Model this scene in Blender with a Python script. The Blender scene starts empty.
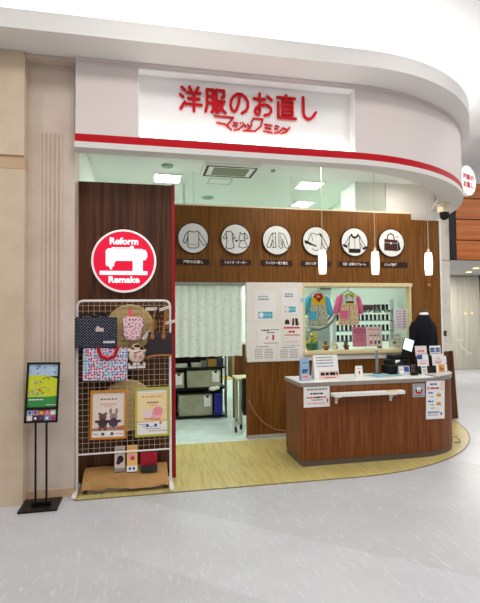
import bpy, math, random
from mathutils import Matrix, Vector
random.seed(7)
C = bpy.context.scene.collection
PI = math.pi
R = math.radians

# ------------------------------------------------------------------ materials
def lin(c):
    return tuple(((x/255)/12.92 if x/255 <= .04045 else ((x/255+.055)/1.055)**2.4) for x in c)

MATS = {}
def mat(name, col, rough=.55, metal=0., spec=.4, emit=0., trans=0., ior=1.45, alpha=1., ecol=None):
    if name in MATS: return MATS[name]
    m = bpy.data.materials.new(name); m.use_nodes = True
    b = m.node_tree.nodes['Principled BSDF']
    b.inputs['Base Color'].default_value = (*lin(col), 1)
    b.inputs['Roughness'].default_value = rough
    b.inputs['Metallic'].default_value = metal
    b.inputs['Specular IOR Level'].default_value = spec
    b.inputs['IOR'].default_value = ior
    b.inputs['Transmission Weight'].default_value = trans
    b.inputs['Alpha'].default_value = alpha
    if emit:
        b.inputs['Emission Color'].default_value = (*lin(ecol or col), 1)
        b.inputs['Emission Strength'].default_value = emit
    MATS[name] = m
    return m

def nodes_of(m):
    nt = m.node_tree
    return nt, nt.nodes, nt.links, nt.nodes['Principled BSDF']

def noise_mix(name, cols, stops, scale, stretch=(1, 1, 1), detail=6, rough=.5, spec=.4, rot=(0, 0, 0), nrough=.6, dist=0., bump=0.):
    """colour ramp over a stretched noise: wood, stone, cloth, paper"""
    m = mat(name, cols[0], rough, 0, spec)
    nt, N, L, b = nodes_of(m)
    tc = N.new('ShaderNodeTexCoord'); mp = N.new('ShaderNodeMapping')
    mp.inputs['Scale'].default_value = stretch; mp.inputs['Rotation'].default_value = rot
    nz = N.new('ShaderNodeTexNoise')
    nz.inputs['Scale'].default_value = scale; nz.inputs['Detail'].default_value = detail
    nz.inputs['Roughness'].default_value = nrough; nz.inputs['Distortion'].default_value = dist
    cr = N.new('ShaderNodeValToRGB')
    els = cr.color_ramp.elements
    while len(els) < len(cols): els.new(.5)
    for e, c, s in zip(els, cols, stops):
        e.position = s; e.color = (*lin(c), 1)
    L.new(tc.outputs['Object'], mp.inputs['Vector']); L.new(mp.outputs[0], nz.inputs['Vector'])
    L.new(nz.outputs['Fac'], cr.inputs[0]); L.new(cr.outputs[0], b.inputs['Base Color'])
    if bump:
        bp = N.new('ShaderNodeBump'); bp.inputs['Strength'].default_value = bump; bp.inputs['Distance'].default_value = .004
        L.new(nz.outputs['Fac'], bp.inputs['Height']); L.new(bp.outputs[0], b.inputs['Normal'])
    return m

def spots(name, base, dots, scale, size, rough=.7, stretch=(1, 1, 1), rand=1.0):
    """cloth with small printed motifs: voronoi cells, each with a dot of a random colour"""
    m = mat(name, base, rough, 0, .2)
    nt, N, L, b = nodes_of(m)
    tc = N.new('ShaderNodeTexCoord'); mp = N.new('ShaderNodeMapping')
    mp.inputs['Scale'].default_value = stretch
    v = N.new('ShaderNodeTexVoronoi'); v.inputs['Scale'].default_value = scale; v.inputs['Randomness'].default_value = rand
    lt = N.new('ShaderNodeMath'); lt.operation = 'LESS_THAN'; lt.inputs[1].default_value = size
    cr = N.new('ShaderNodeValToRGB'); cr.color_ramp.interpolation = 'CONSTANT'
    els = cr.color_ramp.elements
    while len(els) < len(dots): els.new(.5)
    for i, (e, c) in enumerate(zip(els, dots)):
        e.position = i/len(dots); e.color = (*lin(c), 1)
    sp = N.new('ShaderNodeSeparateColor')
    mx = N.new('ShaderNodeMix'); mx.data_type = 'RGBA'
    mx.inputs[6].default_value = (*lin(base), 1)
    v.voronoi_dimensions = '2D'; mp.inputs['Rotation'].default_value = (0, 0, R(45) if rand == 0 else 0)
    sx = N.new('ShaderNodeSeparateXYZ'); cx = N.new('ShaderNodeCombineXYZ')
    L.new(tc.outputs['Object'], sx.inputs[0]); L.new(sx.outputs[0], cx.inputs[0]); L.new(sx.outputs[2], cx.inputs[1])
    L.new(cx.outputs[0], mp.inputs['Vector']); L.new(mp.outputs[0], v.inputs['Vector'])
    L.new(v.outputs['Distance'], lt.inputs[0]); L.new(v.outputs['Color'], sp.inputs[0])
    L.new(sp.outputs[0], cr.inputs[0]); L.new(lt.outputs[0], mx.inputs[0]); L.new(cr.outputs[0], mx.inputs[7])
    L.new(mx.outputs[2], b.inputs['Base Color'])
    return m

def wood(name, dark, mid, light, rough=.35, spec=.4, axis='z', fine=26):
    st = {'z': (1, 1, .035), 'x': (.035, 1, 1), 'y': (1, .035, 1)}[axis]
    return noise_mix(name, [dark, mid, light, mid], [.32, .47, .58, .72], fine, st, 5, rough, spec, dist=.25)

WALNUT = wood('walnut', (56, 30, 16), (76, 43, 24), (98, 58, 34), .45, .3)
TEAK = wood('teak', (94, 56, 20), (113, 70, 27), (132, 87, 36), .5, .25, fine=40)
COUNTER_WOOD = wood('counter_wood', (100, 50, 20), (120, 64, 27), (138, 80, 37), .45, .3, fine=46)
ORANGE_WOOD = wood('orange_wood', (168, 92, 46), (186, 106, 56), (204, 124, 68), axis='x', fine=16)
BROWN_WOOD = wood('brown_wood', (74, 40, 20), (100, 58, 30), (126, 78, 44))
PALE_WOOD = wood('pale_wood', (205, 182, 130), (220, 200, 150), (232, 214, 170), fine=15)
WHITE = mat('white_paint', (240, 236, 232), .6)
FASCIA = mat('fascia_paint', (228, 216, 212), .6)
SOFFIT = mat('soffit_paint', (226, 222, 218), .6)
CEIL = mat('ceiling_paint', (226, 226, 226), .8)
BEIGE = noise_mix('beige_wall', [(212, 190, 162), (219, 199, 173)], [.4, .6], 3, detail=3, rough=.6, spec=.3)
PINKISH = noise_mix('pinkish_wall', [(210, 191, 176), (217, 200, 186)], [.4, .6], 3, detail=3, rough=.6, spec=.3)
TAN = mat('tan_strip', (206, 174, 142), .6)
MINT = mat('shop_wall_paint', (236, 240, 234), .7)
MINTCEIL = mat('shop_ceiling_paint', (240, 247, 242), .8)
OLIVE = mat('bulkhead_paint', (205, 218, 196), .7)
RED = mat('red_enamel', (194, 14, 30), .6, 0, .2)
DEEPRED = mat('dark_red_edge', (165, 14, 26), .4)
BLACK = mat('black_plastic', (18, 18, 20), .4)
BLACKM = mat('black_metal', (22, 22, 24), .35, .3)
DARK = mat('dark_grey', (48, 46, 46), .5)
GREY = mat('grey', (140, 140, 140), .5)
LGREY = mat('light_grey', (196, 196, 194), .5)
SILVER = mat('silver_metal', (200, 200, 200), .3, .8)
WHITEM = mat('white_metal', (240, 238, 234), .35)
PAPER = mat('white_paper', (244, 242, 240), .8, 0, .2)
CREAM = mat('cream', (236, 224, 196), .6)
TOE = mat('toe_kick', (98, 84, 78), .4)
GLASS = mat('clear_glass', (246, 253, 250), .02, 0, .5, trans=1., ior=1.01)
ACRYL = mat('clear_acrylic', (240, 246, 248), .05, 0, .5, trans=1., ior=1.05)
INK = mat('black_ink', (30, 28, 30), .7)
INKGREY = mat('grey_ink', (130, 128, 132), .7)
INKRED = mat('red_ink', (206, 50, 56), .7)
INKBLUE = mat('blue_ink', (48, 82, 160), .7)
INKTEAL = mat('teal_ink', (88, 178, 205), .7)
INKPINK = mat('pink_ink', (234, 150, 170), .7)
INKBROWN = mat('brown_ink', (72, 36, 30), .7)
INKORANGE = mat('orange_ink', (226, 150, 70), .7)
INKYEL = mat('yellow_ink', (240, 212, 70), .7)
INKGREEN = mat('green_ink', (58, 128, 62), .7)

def floor_stone():
    m = mat('mall_stone', (210, 210, 212), .32, 0, .45)
    nt, N, L, b = nodes_of(m)
    tc = N.new('ShaderNodeTexCoord')
    mp = N.new('ShaderNodeMapping'); mp.inputs['Rotation'].default_value = (0, 0, R(40)); mp.inputs['Scale'].default_value = (1, 1, 1)
    br = N.new('ShaderNodeTexBrick'); br.inputs['Scale'].default_value = .8
    br.inputs['Mortar Size'].default_value = .0; br.inputs['Bias'].default_value = 0.1
    br.inputs['Color1'].default_value = (*lin((206, 208, 213)), 1); br.inputs['Color2'].default_value = (*lin((193, 195, 197)), 1)
    br.inputs['Mortar'].default_value = (*lin((203, 203, 204)), 1)
    br.inputs['Brick Width'].default_value = 3.4; br.inputs['Row Height'].default_value = .62
    L.new(tc.outputs['Object'], mp.inputs[0]); L.new(mp.outputs[0], br.inputs['Vector'])
    big = N.new('ShaderNodeTexNoise'); big.inputs['Scale'].default_value = 1.6; big.inputs['Detail'].default_value = 8; big.inputs['Roughness'].default_value = .65
    L.new(tc.outputs['Object'], big.inputs['Vector'])
    r1 = N.new('ShaderNodeValToRGB'); r1.color_ramp.elements[0].position = .35; r1.color_ramp.elements[1].position = .7
    r1.color_ramp.elements[0].color = (.88, .88, .885, 1); r1.color_ramp.elements[1].color = (1, 1, 1, 1)
    L.new(big.outputs['Fac'], r1.inputs[0])
    mu = N.new('ShaderNodeMix'); mu.data_type = 'RGBA'; mu.blend_type = 'MULTIPLY'; mu.inputs[0].default_value = 1
    L.new(br.outputs['Color'], mu.inputs[6]); L.new(r1.outputs[0], mu.inputs[7])
    # short pale veins running aslant
    m2 = N.new('ShaderNodeMapping'); m2.inputs['Rotation'].default_value = (0, 0, R(28)); m2.inputs['Scale'].default_value = (6.5, 1.2, 1)
    L.new(tc.outputs['Object'], m2.inputs[0])
    nz = N.new('ShaderNodeTexNoise'); nz.inputs['Scale'].default_value = 6.5; nz.inputs['Detail'].default_value = 9; nz.inputs['Roughness'].default_value = .72; nz.inputs['Distortion'].default_value = .6
    L.new(m2.outputs[0], nz.inputs['Vector'])
    r2 = N.new('ShaderNodeValToRGB'); r2.color_ramp.elements[0].position = .55; r2.color_ramp.elements[1].position = .70
    L.new(nz.outputs['Fac'], r2.inputs[0])
    mx = N.new('ShaderNodeMix'); mx.data_type = 'RGBA'
    mx.inputs[7].default_value = (*lin((218, 220, 225)), 1)
    L.new(r2.outputs[0], mx.inputs[0]); L.new(mu.outputs[2], mx.inputs[6]); L.new(mx.outputs[2], b.inputs['Base Color'])
    return m
STONE = floor_stone()
OAK = noise_mix('oak_floor', [(176, 158, 92), (194, 177, 108), (206, 191, 126), (190, 173, 104)], [.3, .46, .6, .74], 26, (1, .09, 1), 5, .3, .45, rot=(0, 0, R(-24)), dist=.2)
TILE = noise_mix('shop_tile', [(186, 200, 194), (198, 212, 206)], [.4, .65], 5, detail=7, rough=.25, spec=.45)
CURTAIN = spots('curtain_cloth', (240, 242, 236), [(150, 150, 120), (120, 150, 140), (176, 150, 110)], 13, .10)
def see_light_through(m, k):
    nt, N, L, b = nodes_of(m)
    tr = N.new('ShaderNodeBsdfTranslucent'); tr.inputs[0].default_value = (.85, .88, .84, 1)
    mx = N.new('ShaderNodeMixShader'); mx.inputs[0].default_value = k
    L.new(b.outputs[0], mx.inputs[1]); L.new(tr.outputs[0], mx.inputs[2]); L.new(mx.outputs[0], N['Material Output'].inputs[0])
see_light_through(CURTAIN, .55)
KRAFT = noise_mix('kraft_paper', [(166, 122, 70), (186, 142, 88)], [.35, .65], 6, detail=6, rough=.7, bump=.5)
STRAW = noise_mix('straw', [(196, 168, 112), (216, 190, 134)], [.35, .65], 60, (1, 1, .3), 3, .8)
NAVY = spots('navy_dotted_cloth', (24, 26, 44), [(190, 192, 205), (200, 202, 214)], 58, .17, rand=.0)
CHERRY = spots('fruit_print_cloth', (206, 210, 226), [(206, 40, 60), (214, 60, 80), (100, 170, 180), (220, 40, 60), (90, 110, 170)], 40, .36, rand=.6)
SPOTTY = spots('pink_spotted_cloth', (246, 200, 208), [(50, 40, 46), (60, 45, 50)], 44, .24)
GREYPRINT = spots('grey_print_cloth', (206, 200, 184), [(150, 120, 100), (120, 140, 140), (180, 150, 110)], 40, .3)
PEACHPRINT = spots('peach_print_cloth', (238, 205, 170), [(210, 120, 90), (190, 150, 90), (220, 150, 140)], 42, .32)
SUITCLOTH = noise_mix('navy_suiting', [(16, 17, 24), (24, 25, 34)], [.4, .6], 60, detail=3, rough=.8, spec=.2)

# ------------------------------------------------------------------ mesh builder
_T = {}
def text_mesh(body, bold):
    k = (body, bold)
    if k not in _T:
        c = bpy.data.curves.new('lettering', 'FONT'); c.body = body; c.offset = bold; c.extrude = .5; c.resolution_u = 4
        o = bpy.data.objects.new('lettering', c); C.objects.link(o)
        dg = bpy.context.evaluated_depsgraph_get()
        me = bpy.data.meshes.new_from_object(o.evaluated_get(dg))
        vs = [tuple(v.co) for v in me.vertices]; fs = [tuple(p.vertices) for p in me.polygons]
        bpy.data.objects.remove(o); bpy.data.curves.remove(c); bpy.data.meshes.remove(me)
        x0 = min(v[0] for v in vs); x1 = max(v[0] for v in vs); y0 = min(v[1] for v in vs); y1 = max(v[1] for v in vs)
        _T[k] = ([(a-(x0+x1)/2, b-(y0+y1)/2, c_) for a, b, c_ in vs], fs, x1-x0, y1-y0)
    return _T[k]

class MB:
    def __init__(s, *mats):
        s.v = []; s.f = []; s.mi = []; s.sm = []; s.mats = list(mats) or [WHITE]; s.T = Matrix.Identity(4)
    def m(s, material):
        if isinstance(material, int): return material
        if material not in s.mats: s.mats.append(material)
        return s.mats.index(material)
    def at(s, x=0, y=0, z=0, rz=0, rx=0, ry=0):
        s.T = Matrix.Translation((x, y, z)) @ Matrix.Rotation(R(rz), 4, 'Z') @ Matrix.Rotation(R(ry), 4, 'Y') @ Matrix.Rotation(R(rx), 4, 'X'); return s
    def face(s, x, y, z, tilt=0, yaw=0, roll=0):
        """local x to the side, y up, z out of the wall towards the mall"""
        s.T = Matrix.Translation((x, y, z)) @ Matrix.Rotation(R(yaw), 4, 'Z') @ Matrix.Rotation(R(90-tilt), 4, 'X') @ Matrix.Rotation(R(roll), 4, 'Z'); return s
    def add(s, vs, fs, material=0, smooth=False):
        k = len(s.v); i = s.m(material)
        s.v += [s.T @ Vector(p) for p in vs]
        s.f += [tuple(k+a for a in f) for f in fs]; s.mi += [i]*len(fs); s.sm += [smooth]*len(fs); return s
    def box(s, x0, x1, y0, y1, z0, z1, material=0):
        vs = [(x, y, z) for z in (z0, z1) for x, y in ((x0, y0), (x1, y0), (x1, y1), (x0, y1))]
        return s.add(vs, [(3, 2, 1, 0), (4, 5, 6, 7), (0, 1, 5, 4), (1, 2, 6, 5), (2, 3, 7, 6), (3, 0, 4, 7)], material)
    def rbox(s, x0, x1, y0, y1, z0, z1, r, material=0, n=4):
        """box whose outline in xy has rounded corners"""
        return s.prism(rounded(x0, x1, y0, y1, r, n), z0, z1, material, smooth=True)
    def prism(s, poly, z0, z1, material=0, smooth=False, side=None):
        n = len(poly)
        vs = [(x, y, z0) for x, y in poly]+[(x, y, z1) for x, y in poly]
        s.add(vs, [tuple(range(n-1, -1, -1)), tuple(range(n, 2*n))], material)
        return s.add(vs, [(i, (i+1) % n, n+(i+1) % n, n+i) for i in range(n)], material if side is None else side, smooth)
    def strip(s, outer, inner, z0, z1, material=0, smooth=True):
        n = len(outer)
        vs = [(x, y, z) for z in (z0, z1) for p in (outer, inner) for x, y in p]
        O0, I0, O1, I1 = 0, n, 2*n, 3*n
        side = []; flat = []
        for i in range(n-1):
            side += [(O0+i, O0+i+1, O1+i+1, O1+i), (I0+i+1, I0+i, I1+i, I1+i+1)]
            flat += [(O0+i+1, O0+i, I0+i, I0+i+1), (O1+i, O1+i+1, I1+i+1, I1+i)]
        flat += [(O0, O1, I1, I0), (O0+n-1, I0+n-1, I1+n-1, O1+n-1)]
        s.add(vs, side, material, smooth); return s.add(vs, flat, material)
    def tube(s, pts, r, material=0, n=8, closed=False, cap=True):
        pts = [Vector(p) for p in pts]; rs = r if isinstance(r, (list, tuple)) else [r]*len(pts)
        vs = []; N = len(pts); up = None
        for i, p in enumerate(pts):
            a = pts[i-1] if (i or closed) else p; b = pts[(i+1) % N] if (i < N-1 or closed) else p
            d = (b-a).normalized()
            if up is None: up = Vector((0, 0, 1)) if abs(d.z) < .9 else Vector((1, 0, 0))
            u = (up-d*up.dot(d)).normalized(); w = d.cross(u); up = u
            vs += [p+(u*math.cos(t*2*PI/n)+w*math.sin(t*2*PI/n))*rs[i] for t in range(n)]
        fs = []
        for i in range(N if closed else N-1):
            j = (i+1) % N
            fs += [(i*n+t, i*n+(t+1) % n, j*n+(t+1) % n, j*n+t) for t in range(n)]
        s.add(vs, fs, material, True)
        if not closed and cap:
            s.add(vs, [tuple(range(n-1, -1, -1)), tuple((N-1)*n+t for t in range(n))], material)
        return s
    def lathe(s, prof, material=0, n=24, sx=1, sy=1):
        """profile of (radius, z) about the local z axis"""
        vs = [(r*math.cos(t*2*PI/n)*sx, r*math.sin(t*2*PI/n)*sy, z) for r, z in prof for t in range(n)]
        fs = [(i*n+t, i*n+(t+1) % n, (i+1)*n+(t+1) % n, (i+1)*n+t) for i in range(len(prof)-1) for t in range(n)]
        s.add(vs, fs, material, True)
        return s.add(vs, [tuple(range(n-1, -1, -1)), tuple((len(prof)-1)*n+t for t in range(n))], material)
    def loft(s, rings, material=0, cap=True):
        n = len(rings[0]); vs = [p for r in rings for p in r]
        fs = [(i*n+t, i*n+(t+1) % n, (i+1)*n+(t+1) % n, (i+1)*n+t) for i in range(len(rings)-1) for t in range(n)]
        s.add(vs, fs, material, True)
        if cap: s.add(vs, [tuple(range(n-1, -1, -1)), tuple((len(rings)-1)*n+t for t in range(n))], material)
        return s
    def ball(s, x, y, z, r, material=0, sx=1, sy=1, sz=1, n=14, k=8):
        vs = []; fs = []
        for i in range(k+1):
            a = -PI/2+PI*i/k
            vs += [(x+r*sx*max(math.cos(a), .02)*math.cos(t*2*PI/n), y+r*sy*max(math.cos(a), .02)*math.sin(t*2*PI/n), z+r*sz*math.sin(a)) for t in range(n)]
        fs = [(i*n+t, i*n+(t+1) % n, (i+1)*n+(t+1) % n, (i+1)*n+t) for i in range(k) for t in range(n)]
        s.add(vs, fs, material, True)
        return s.add(vs, [tuple(range(n-1, -1, -1)), tuple(k*n+t for t in range(n))], material)
    # flat print on a face: z0 is the height over the paper
    def rect(s, x0, x1, y0, y1, material, z=.0015):
        return s.add([(x0, y0, z), (x1, y0, z), (x1, y1, z), (x0, y1, z)], [(0, 1, 2, 3)], material)
    def poly(s, pts, material, z=.0015):
        return s.add([(x, y, z) for x, y in pts], [tuple(range(len(pts)))], material)
    def disc(s, x, y, rx, ry, material, z=.0015, n=24):
        return s.poly([(x+rx*math.cos(t*2*PI/n), y+ry*math.sin(t*2*PI/n)) for t in range(n)], material, z)
    def line(s, pts, w, material, z=.002, closed=False, joint=True):
        P = list(pts)+([pts[0]] if closed else [])
        for (a, b), (c, d) in zip(P, P[1:]):
            l = math.hypot(c-a, d-b) or 1e-9; nx, ny = -(d-b)/l*w/2, (c-a)/l*w/2
            s.add([(a+nx, b+ny, z), (a-nx, b-ny, z), (c-nx, d-ny, z), (c+nx, d+ny, z)], [(0, 1, 2, 3)], material)
        if joint:
            for a, b in P: s.disc(a, b, w/2, w/2, material, z+.0001, 8)
        return s
    def text(s, body, x, y, w, h=None, material=INK, z=.002, depth=.0005, bold=0.02):
        vs, fs, tw, th = text_mesh(body, bold)
        sx = w/tw; sy = (h/th) if h else sx
        return s.add([(x+a*sx, y+b*sy, z+(c+.5)*depth) for a, b, c in vs], fs, material)
    def dashes(s, x0, x1, y, h, material, z=.002, gap=.35):
        """a line of print too small to read"""
        x = x0
        while x < x1-h*.4:
            l = min(h*random.uniform(.8, 2.2), x1-x)
            s.rect(x, x+l, y-h*.36, y+h*.36, material, z); x += l+h*gap
        return s
    def obj(s, name, parent=None, label=None, cat=None, group=None, kind=None, bevel=0, angle=40):
        me = bpy.data.meshes.new(name)
        if parent is not None: org = WL[parent.name]
        else:
            xs = [v.x for v in s.v]; ys = [v.y for v in s.v]; zs = [v.z for v in s.v]
            org = Vector(((min(xs)+max(xs))/2, (min(ys)+max(ys))/2, min(zs)))
            if kind == 'structure': org = Vector((0, 0, 0))
        me.from_pydata([v-org for v in s.v], [], s.f)
        for q in s.mats: me.materials.append(q)
        for p, i, sm in zip(me.polygons, s.mi, s.sm): p.material_index = i; p.use_smooth = sm
        me.update()
        if any(s.sm): me.set_sharp_from_angle(angle=R(angle))
        o = bpy.data.objects.new(name, me); C.objects.link(o)
        if parent is not None: o.parent = parent; WL[o.name] = org
        else: o.location = org; WL[o.name] = org.copy()
        if bevel:
            bv = o.modifiers.new('bevel', 'BEVEL'); bv.width = bevel; bv.segments = 2; bv.limit_method = 'ANGLE'; bv.angle_limit = R(50)
        return tag(o, label, cat, group, kind)

WL = {}
def tag(o, label=None, cat=None, group=None, kind=None):
    if label: o['label'] = label
    if cat: o['category'] = cat
    if group: o['group'] = group
    if kind: o['kind'] = kind
    return o
def thing(name, label, cat, loc, group=None):
    o = bpy.data.objects.new(name, None); C.objects.link(o); o.location = loc; o.empty_display_size = .05
    WL[o.name] = Vector(loc)
    return tag(o, label, cat, group)
def dup(root, delta, label=None, group=None):
    def cp(o, parent):
        c = o.copy(); C.objects.link(c)
        if parent is not None: c.parent = parent
        for ch in [k for k in o.children]: cp(ch, c)
        return c
    r = cp(root, None); r.location = root.location+Vector(delta)
    if label: r['label'] = label
    if group: r['group'] = group
    return r
def struct(mb, name, bevel=0): return mb.obj(name, kind='structure', bevel=bevel)
def rounded(x0, x1, y0, y1, r, n=4):
    out = []
    for cx, cy, a in ((x1-r, y0+r, -90), (x1-r, y1-r, 0), (x0+r, y1-r, 90), (x0+r, y0+r, 180)):
        out += [(cx+r*math.cos(R(a+90*i/n)), cy+r*math.sin(R(a+90*i/n))) for i in range(n+1)]
    return out
def resample(path, n):
    P = [Vector((*p, 0)) for p in path]; d = [0]
    for a, b in zip(P, P[1:]): d.append(d[-1]+(b-a).length)
    out = []; j = 0
    for i in range(n):
        t = d[-1]*i/(n-1)
        while j < len(d)-2 and d[j+1] < t: j += 1
        k = (t-d[j])/((d[j+1]-d[j]) or 1); q = P[j].lerp(P[j+1], min(max(k, 0), 1)); out.append((q.x, q.y))
    return out
def arc(cx, cy, r, a0, a1, n):
    return [(cx+r*math.cos(R(a0+(a1-a0)*i/n)), cy+r*math.sin(R(a0+(a1-a0)*i/n))) for i in range(n+1)]

# ------------------------------------------------------------------ the setting
FY = 4.175                                    # the shop's front line
CX, CY, CR = 2.0, 6.675, 2.5                  # the front swings round this centre
def front(d=0., x0=-.575, straight=True, y1=7.6):
    p = [(x0, FY+d)] if straight else []
    return p+arc(CX, CY, CR-d, -90, 0, 40)+[(CX+CR-d, y1)]

struct(MB(STONE).box(-6, 13, -5, 13, -.1, 0), 'floor')
wf = [(-.575, FY)]+arc(CX, CY, 2.52, -90, 0, 40)+[(4.52, 6.9), (3.0, 6.9), (3.0, 5.74), (-.6, 5.74), (-.6, FY)]
struct(MB(OAK).prism(wf[:-1], 0, .004), 'floor_oak')
wo = [(-.575, FY)]+arc(CX, CY, 2.52, -90, 0, 40); wi = [(-.575, FY+.012)]+arc(CX, CY, 2.508, -90, 0, 40)
struct(MB(mat('floor_trim', (120, 112, 92), .4)).strip(wo, wi, .001, .007), 'trim_1')
struct(MB(TILE).box(-.62, 4.0, 5.70, 9.6, 0, .006), 'floor_tile')
struct(MB(mat('threshold', (226, 226, 206), .4)).box(.3, 1.27, 5.69, 5.715, .004, .009), 'trim_2')

struct(MB(CEIL).box(-6, 13, -5, 13, 4.6, 4.7), 'ceiling')
inner = arc(CX, CY, 2.34, -90, 0, 30)
sc = [(-.62, FY+.14), (CX, FY+.14)]+inner[1:]+[(4.34, 9.6), (-.62, 9.6)]
struct(MB(MINTCEIL).prism(sc, 3.385, 3.43), 'ceiling_shop')

# pillar at the side of the shop, with its bulkhead and tan strip, and the recess next to it
b = MB(BEIGE); b.box(-6, -.985, FY+.012, 4.6, 0, 2.82); b.box(-6, -.985, FY-.01, 4.6, 2.93, 3.83)
b.box(-6, -.985, FY+.008, 4.6, 2.82, 2.93, TAN)
struct(b, 'wall_pillar')
b = MB(PINKISH); b.box(-.985, -.597, 4.3, 4.6, 0, 3.84)
b.box(-.985, -.576, FY+.02, 4.3, 3.80, 3.829)
for i in range(5):
    x = -.853+i*.0355
    b.box(x-.008, x+.008, 4.288, 4.3, 1.0, 3.185)
    b.box(x-.015, x-.008, 4.296, 4.3, 1.0, 3.185, TAN)
struct(b, 'wall_recess', bevel=.003)
b = MB(TAN); b.box(-.985, -.597, 4.29, 4.3, 0, .075); struct(b, 'baseboard_recess')

# the fascia over the shop front: flat, with a lit niche for the sign, then swinging round the corner
NX0, NX1, NZ0, NZ1 = -.043, 2.05, 3.158, 3.787
b = MB(FASCIA)
b.box(-.575, NX0, FY, FY+.13, 3.06, 3.84); b.box(NX0, NX1, FY, FY+.13, 3.06, NZ0); b.box(NX0, NX1, FY, FY+.13, NZ1, 3.84)
oo = [(NX1, FY)]+arc(CX, CY, CR, -88.5, 0, 48)+[(4.5, 7.6)]; ii = [(NX1, FY+.13)]+arc(CX, CY, CR-.13, -88.5, 0, 48)+[(4.37, 7.6)]
b.strip(oo, ii, 3.06, 3.84)
struct(b, 'wall_front')
struct(MB(RED).strip(front(-.006, -.578), front(.01, -.578), 3.082, 3.152), 'trim_3')
struct(MB(SOFFIT).strip(front(-.012, -.582), [(-.582, FY+.14)]+arc(1.8, CY, 2.36, -90, 0, 40)+[(4.16, 7.6)], 3.03, 3.082), 'trim_4')
struct(MB(FASCIA).strip(resample(front(-.014), 60), resample(front(.0), 60), 3.805, 3.835), 'trim_5')
# cornice running past the pillar and round the corner, with a cove light lying in its trough
co = [(-6, 3.84)]+arc(2, 6.06, 2.22, -90, -38.6, 24)+arc(CX, CY, 2.6, -36, 0, 16)+[(4.6, 7.6)]
ci = [(-6, FY+.02)]+front(.02, 0)[1:]
co_, ci_ = resample(co, 90), resample(ci, 90)
struct(MB(WHITE).strip(co_, ci_, 3.83, 3.985), 'trim_6')
cw = [(-6, 5.3)]+front(1.1, 0)[1:]
struct(MB(CEIL).strip(resample(cw, 60), resample([(-6, 5.4)]+front(1.2, 0)[1:], 60), 3.8, 4.6).strip(resample([(-6, 4.2)]+front(.03, 0)[1:], 60), resample(cw, 60), 3.86, 3.90), 'wall_cove')
mid1 = resample([(-6, 4.5)]+front(.32, 0)[1:], 90)
mid2 = resample([(-6, 4.58)]+front(.40, 0)[1:], 90)
COVE = mat('cove_tube', (255, 252, 248), .5, emit=25.0)
MB(COVE).strip(mid1, mid2, 3.902, 3.932).obj('cove_light', None, 'long white light tube lying in the trough above the cornice', 'light')

# display wall beside the entrance, with its red edge
struct(MB(WALNUT).box(-.62, .272, 4.56, 4.64, 0, 2.845), 'wall_display')
struct(MB(DEEPRED).box(.272, .303, 4.552, 4.64, 0, 2.85), 'trim_7')
struct(MB(MINT).box(-.72, -.62, 4.6, 9.6, 0, 3.385), 'wall_side')
struct(MB(MINT).box(-.72, 4.34, 9.5, 9.6, 0, 3.385), 'wall_rear')
struct(MB(MINT).box(4.0, 4.1, 5.9, 9.6, 0, 3.385), 'wall_inner')
struct(MB(OLIVE).box(3.12, 4.0, 6.32, 9.5, 2.55, 3.384).box(2.85, 3.30, 5.85, 6.32, 2.55, 3.384, WHITE), 'wall_bulkhead')
struct(MB(mat('pale_wall', (226, 224, 220), .7)).box(3.30, 4.06, 5.83, 5.9, 2.84, 3.385), 'wall_upper')
# teak partition: fascia over doorway and window, end panel, lower wall
b = MB(TEAK)
b.box(.30, 3.63, 5.75, 5.83, 1.985, 2.945); b.box(3.60, 4.06, 5.752, 5.83, 0, 2.865)
b.box(1.283, 3.60, 5.75, 5.83, 0, 1.03)
struct(b, 'wall_partition')
struct(MB(WHITEM).box(4.06, 4.085, 5.745, 5.84, 0, 2.9), 'trim_8')
struct(MB(CREAM).box(.30, 3.63, 5.745, 5.835, 2.945, 2.962), 'trim_9')
struct(MB(mat('skirting_beige', (188, 180, 168), .5)).box(1.278, 3.6, 5.735, 5.75, .004, .05), 'baseboard_partition')
NOTICE = mat('notice_board', (240, 236, 230), .6)
b = MB(NOTICE); b.box(1.283, 2.03, 5.735, 5.83, .97, 1.985); b.box(2.03, 3.5, 5.735, 5.75, .97, 1.045)
struct(b, 'wall_notice')
# glass over the fascia, in three panes
b = MB(GLASS)
for x0, x1 in ((.31, .62), (.63, 1.908), (1.92, 3.29)): b.box(x0, x1, 5.785, 5.793, 2.962, 3.38)
gw = struct(b, 'window_1')
b = MB(WHITEM)
for x in (.625, 1.914): b.box(x-.006, x+.006, 5.78, 5.80, 2.962, 3.385)
b.box(.49, .512, 5.79, 5.83, 2.962, 3.23)
struct(b, 'trim_10')
# the counter window
FRAME = mat('window_frame_wood', (226, 208, 160), .5)
b = MB(FRAME)
b.box(2.03, 3.62, 5.735, 5.84, 1.935, 1.985); b.box(2.03, 3.62, 5.70, 5.84, 1.045, 1.085); b.box(2.03, 2.062, 5.735, 5.84, 1.085, 1.935); b.box(3.575, 3.60, 5.735, 5.84, 1.085, 1.935)
fr = struct(b, 'window_2', bevel=.003)
g = MB(GLASS).box(2.062, 3.575, 5.775, 5.781, 1.085, 1.935).obj('pane', fr); 
b = MB(INK); b.face(3.105, 5.774, 1.64); b.text('お直し', 0, 0, .40, .11, mat('window_letter', (58, 66, 70), .6), 0, .0006)
b.obj('window_lettering', fr)
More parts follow.
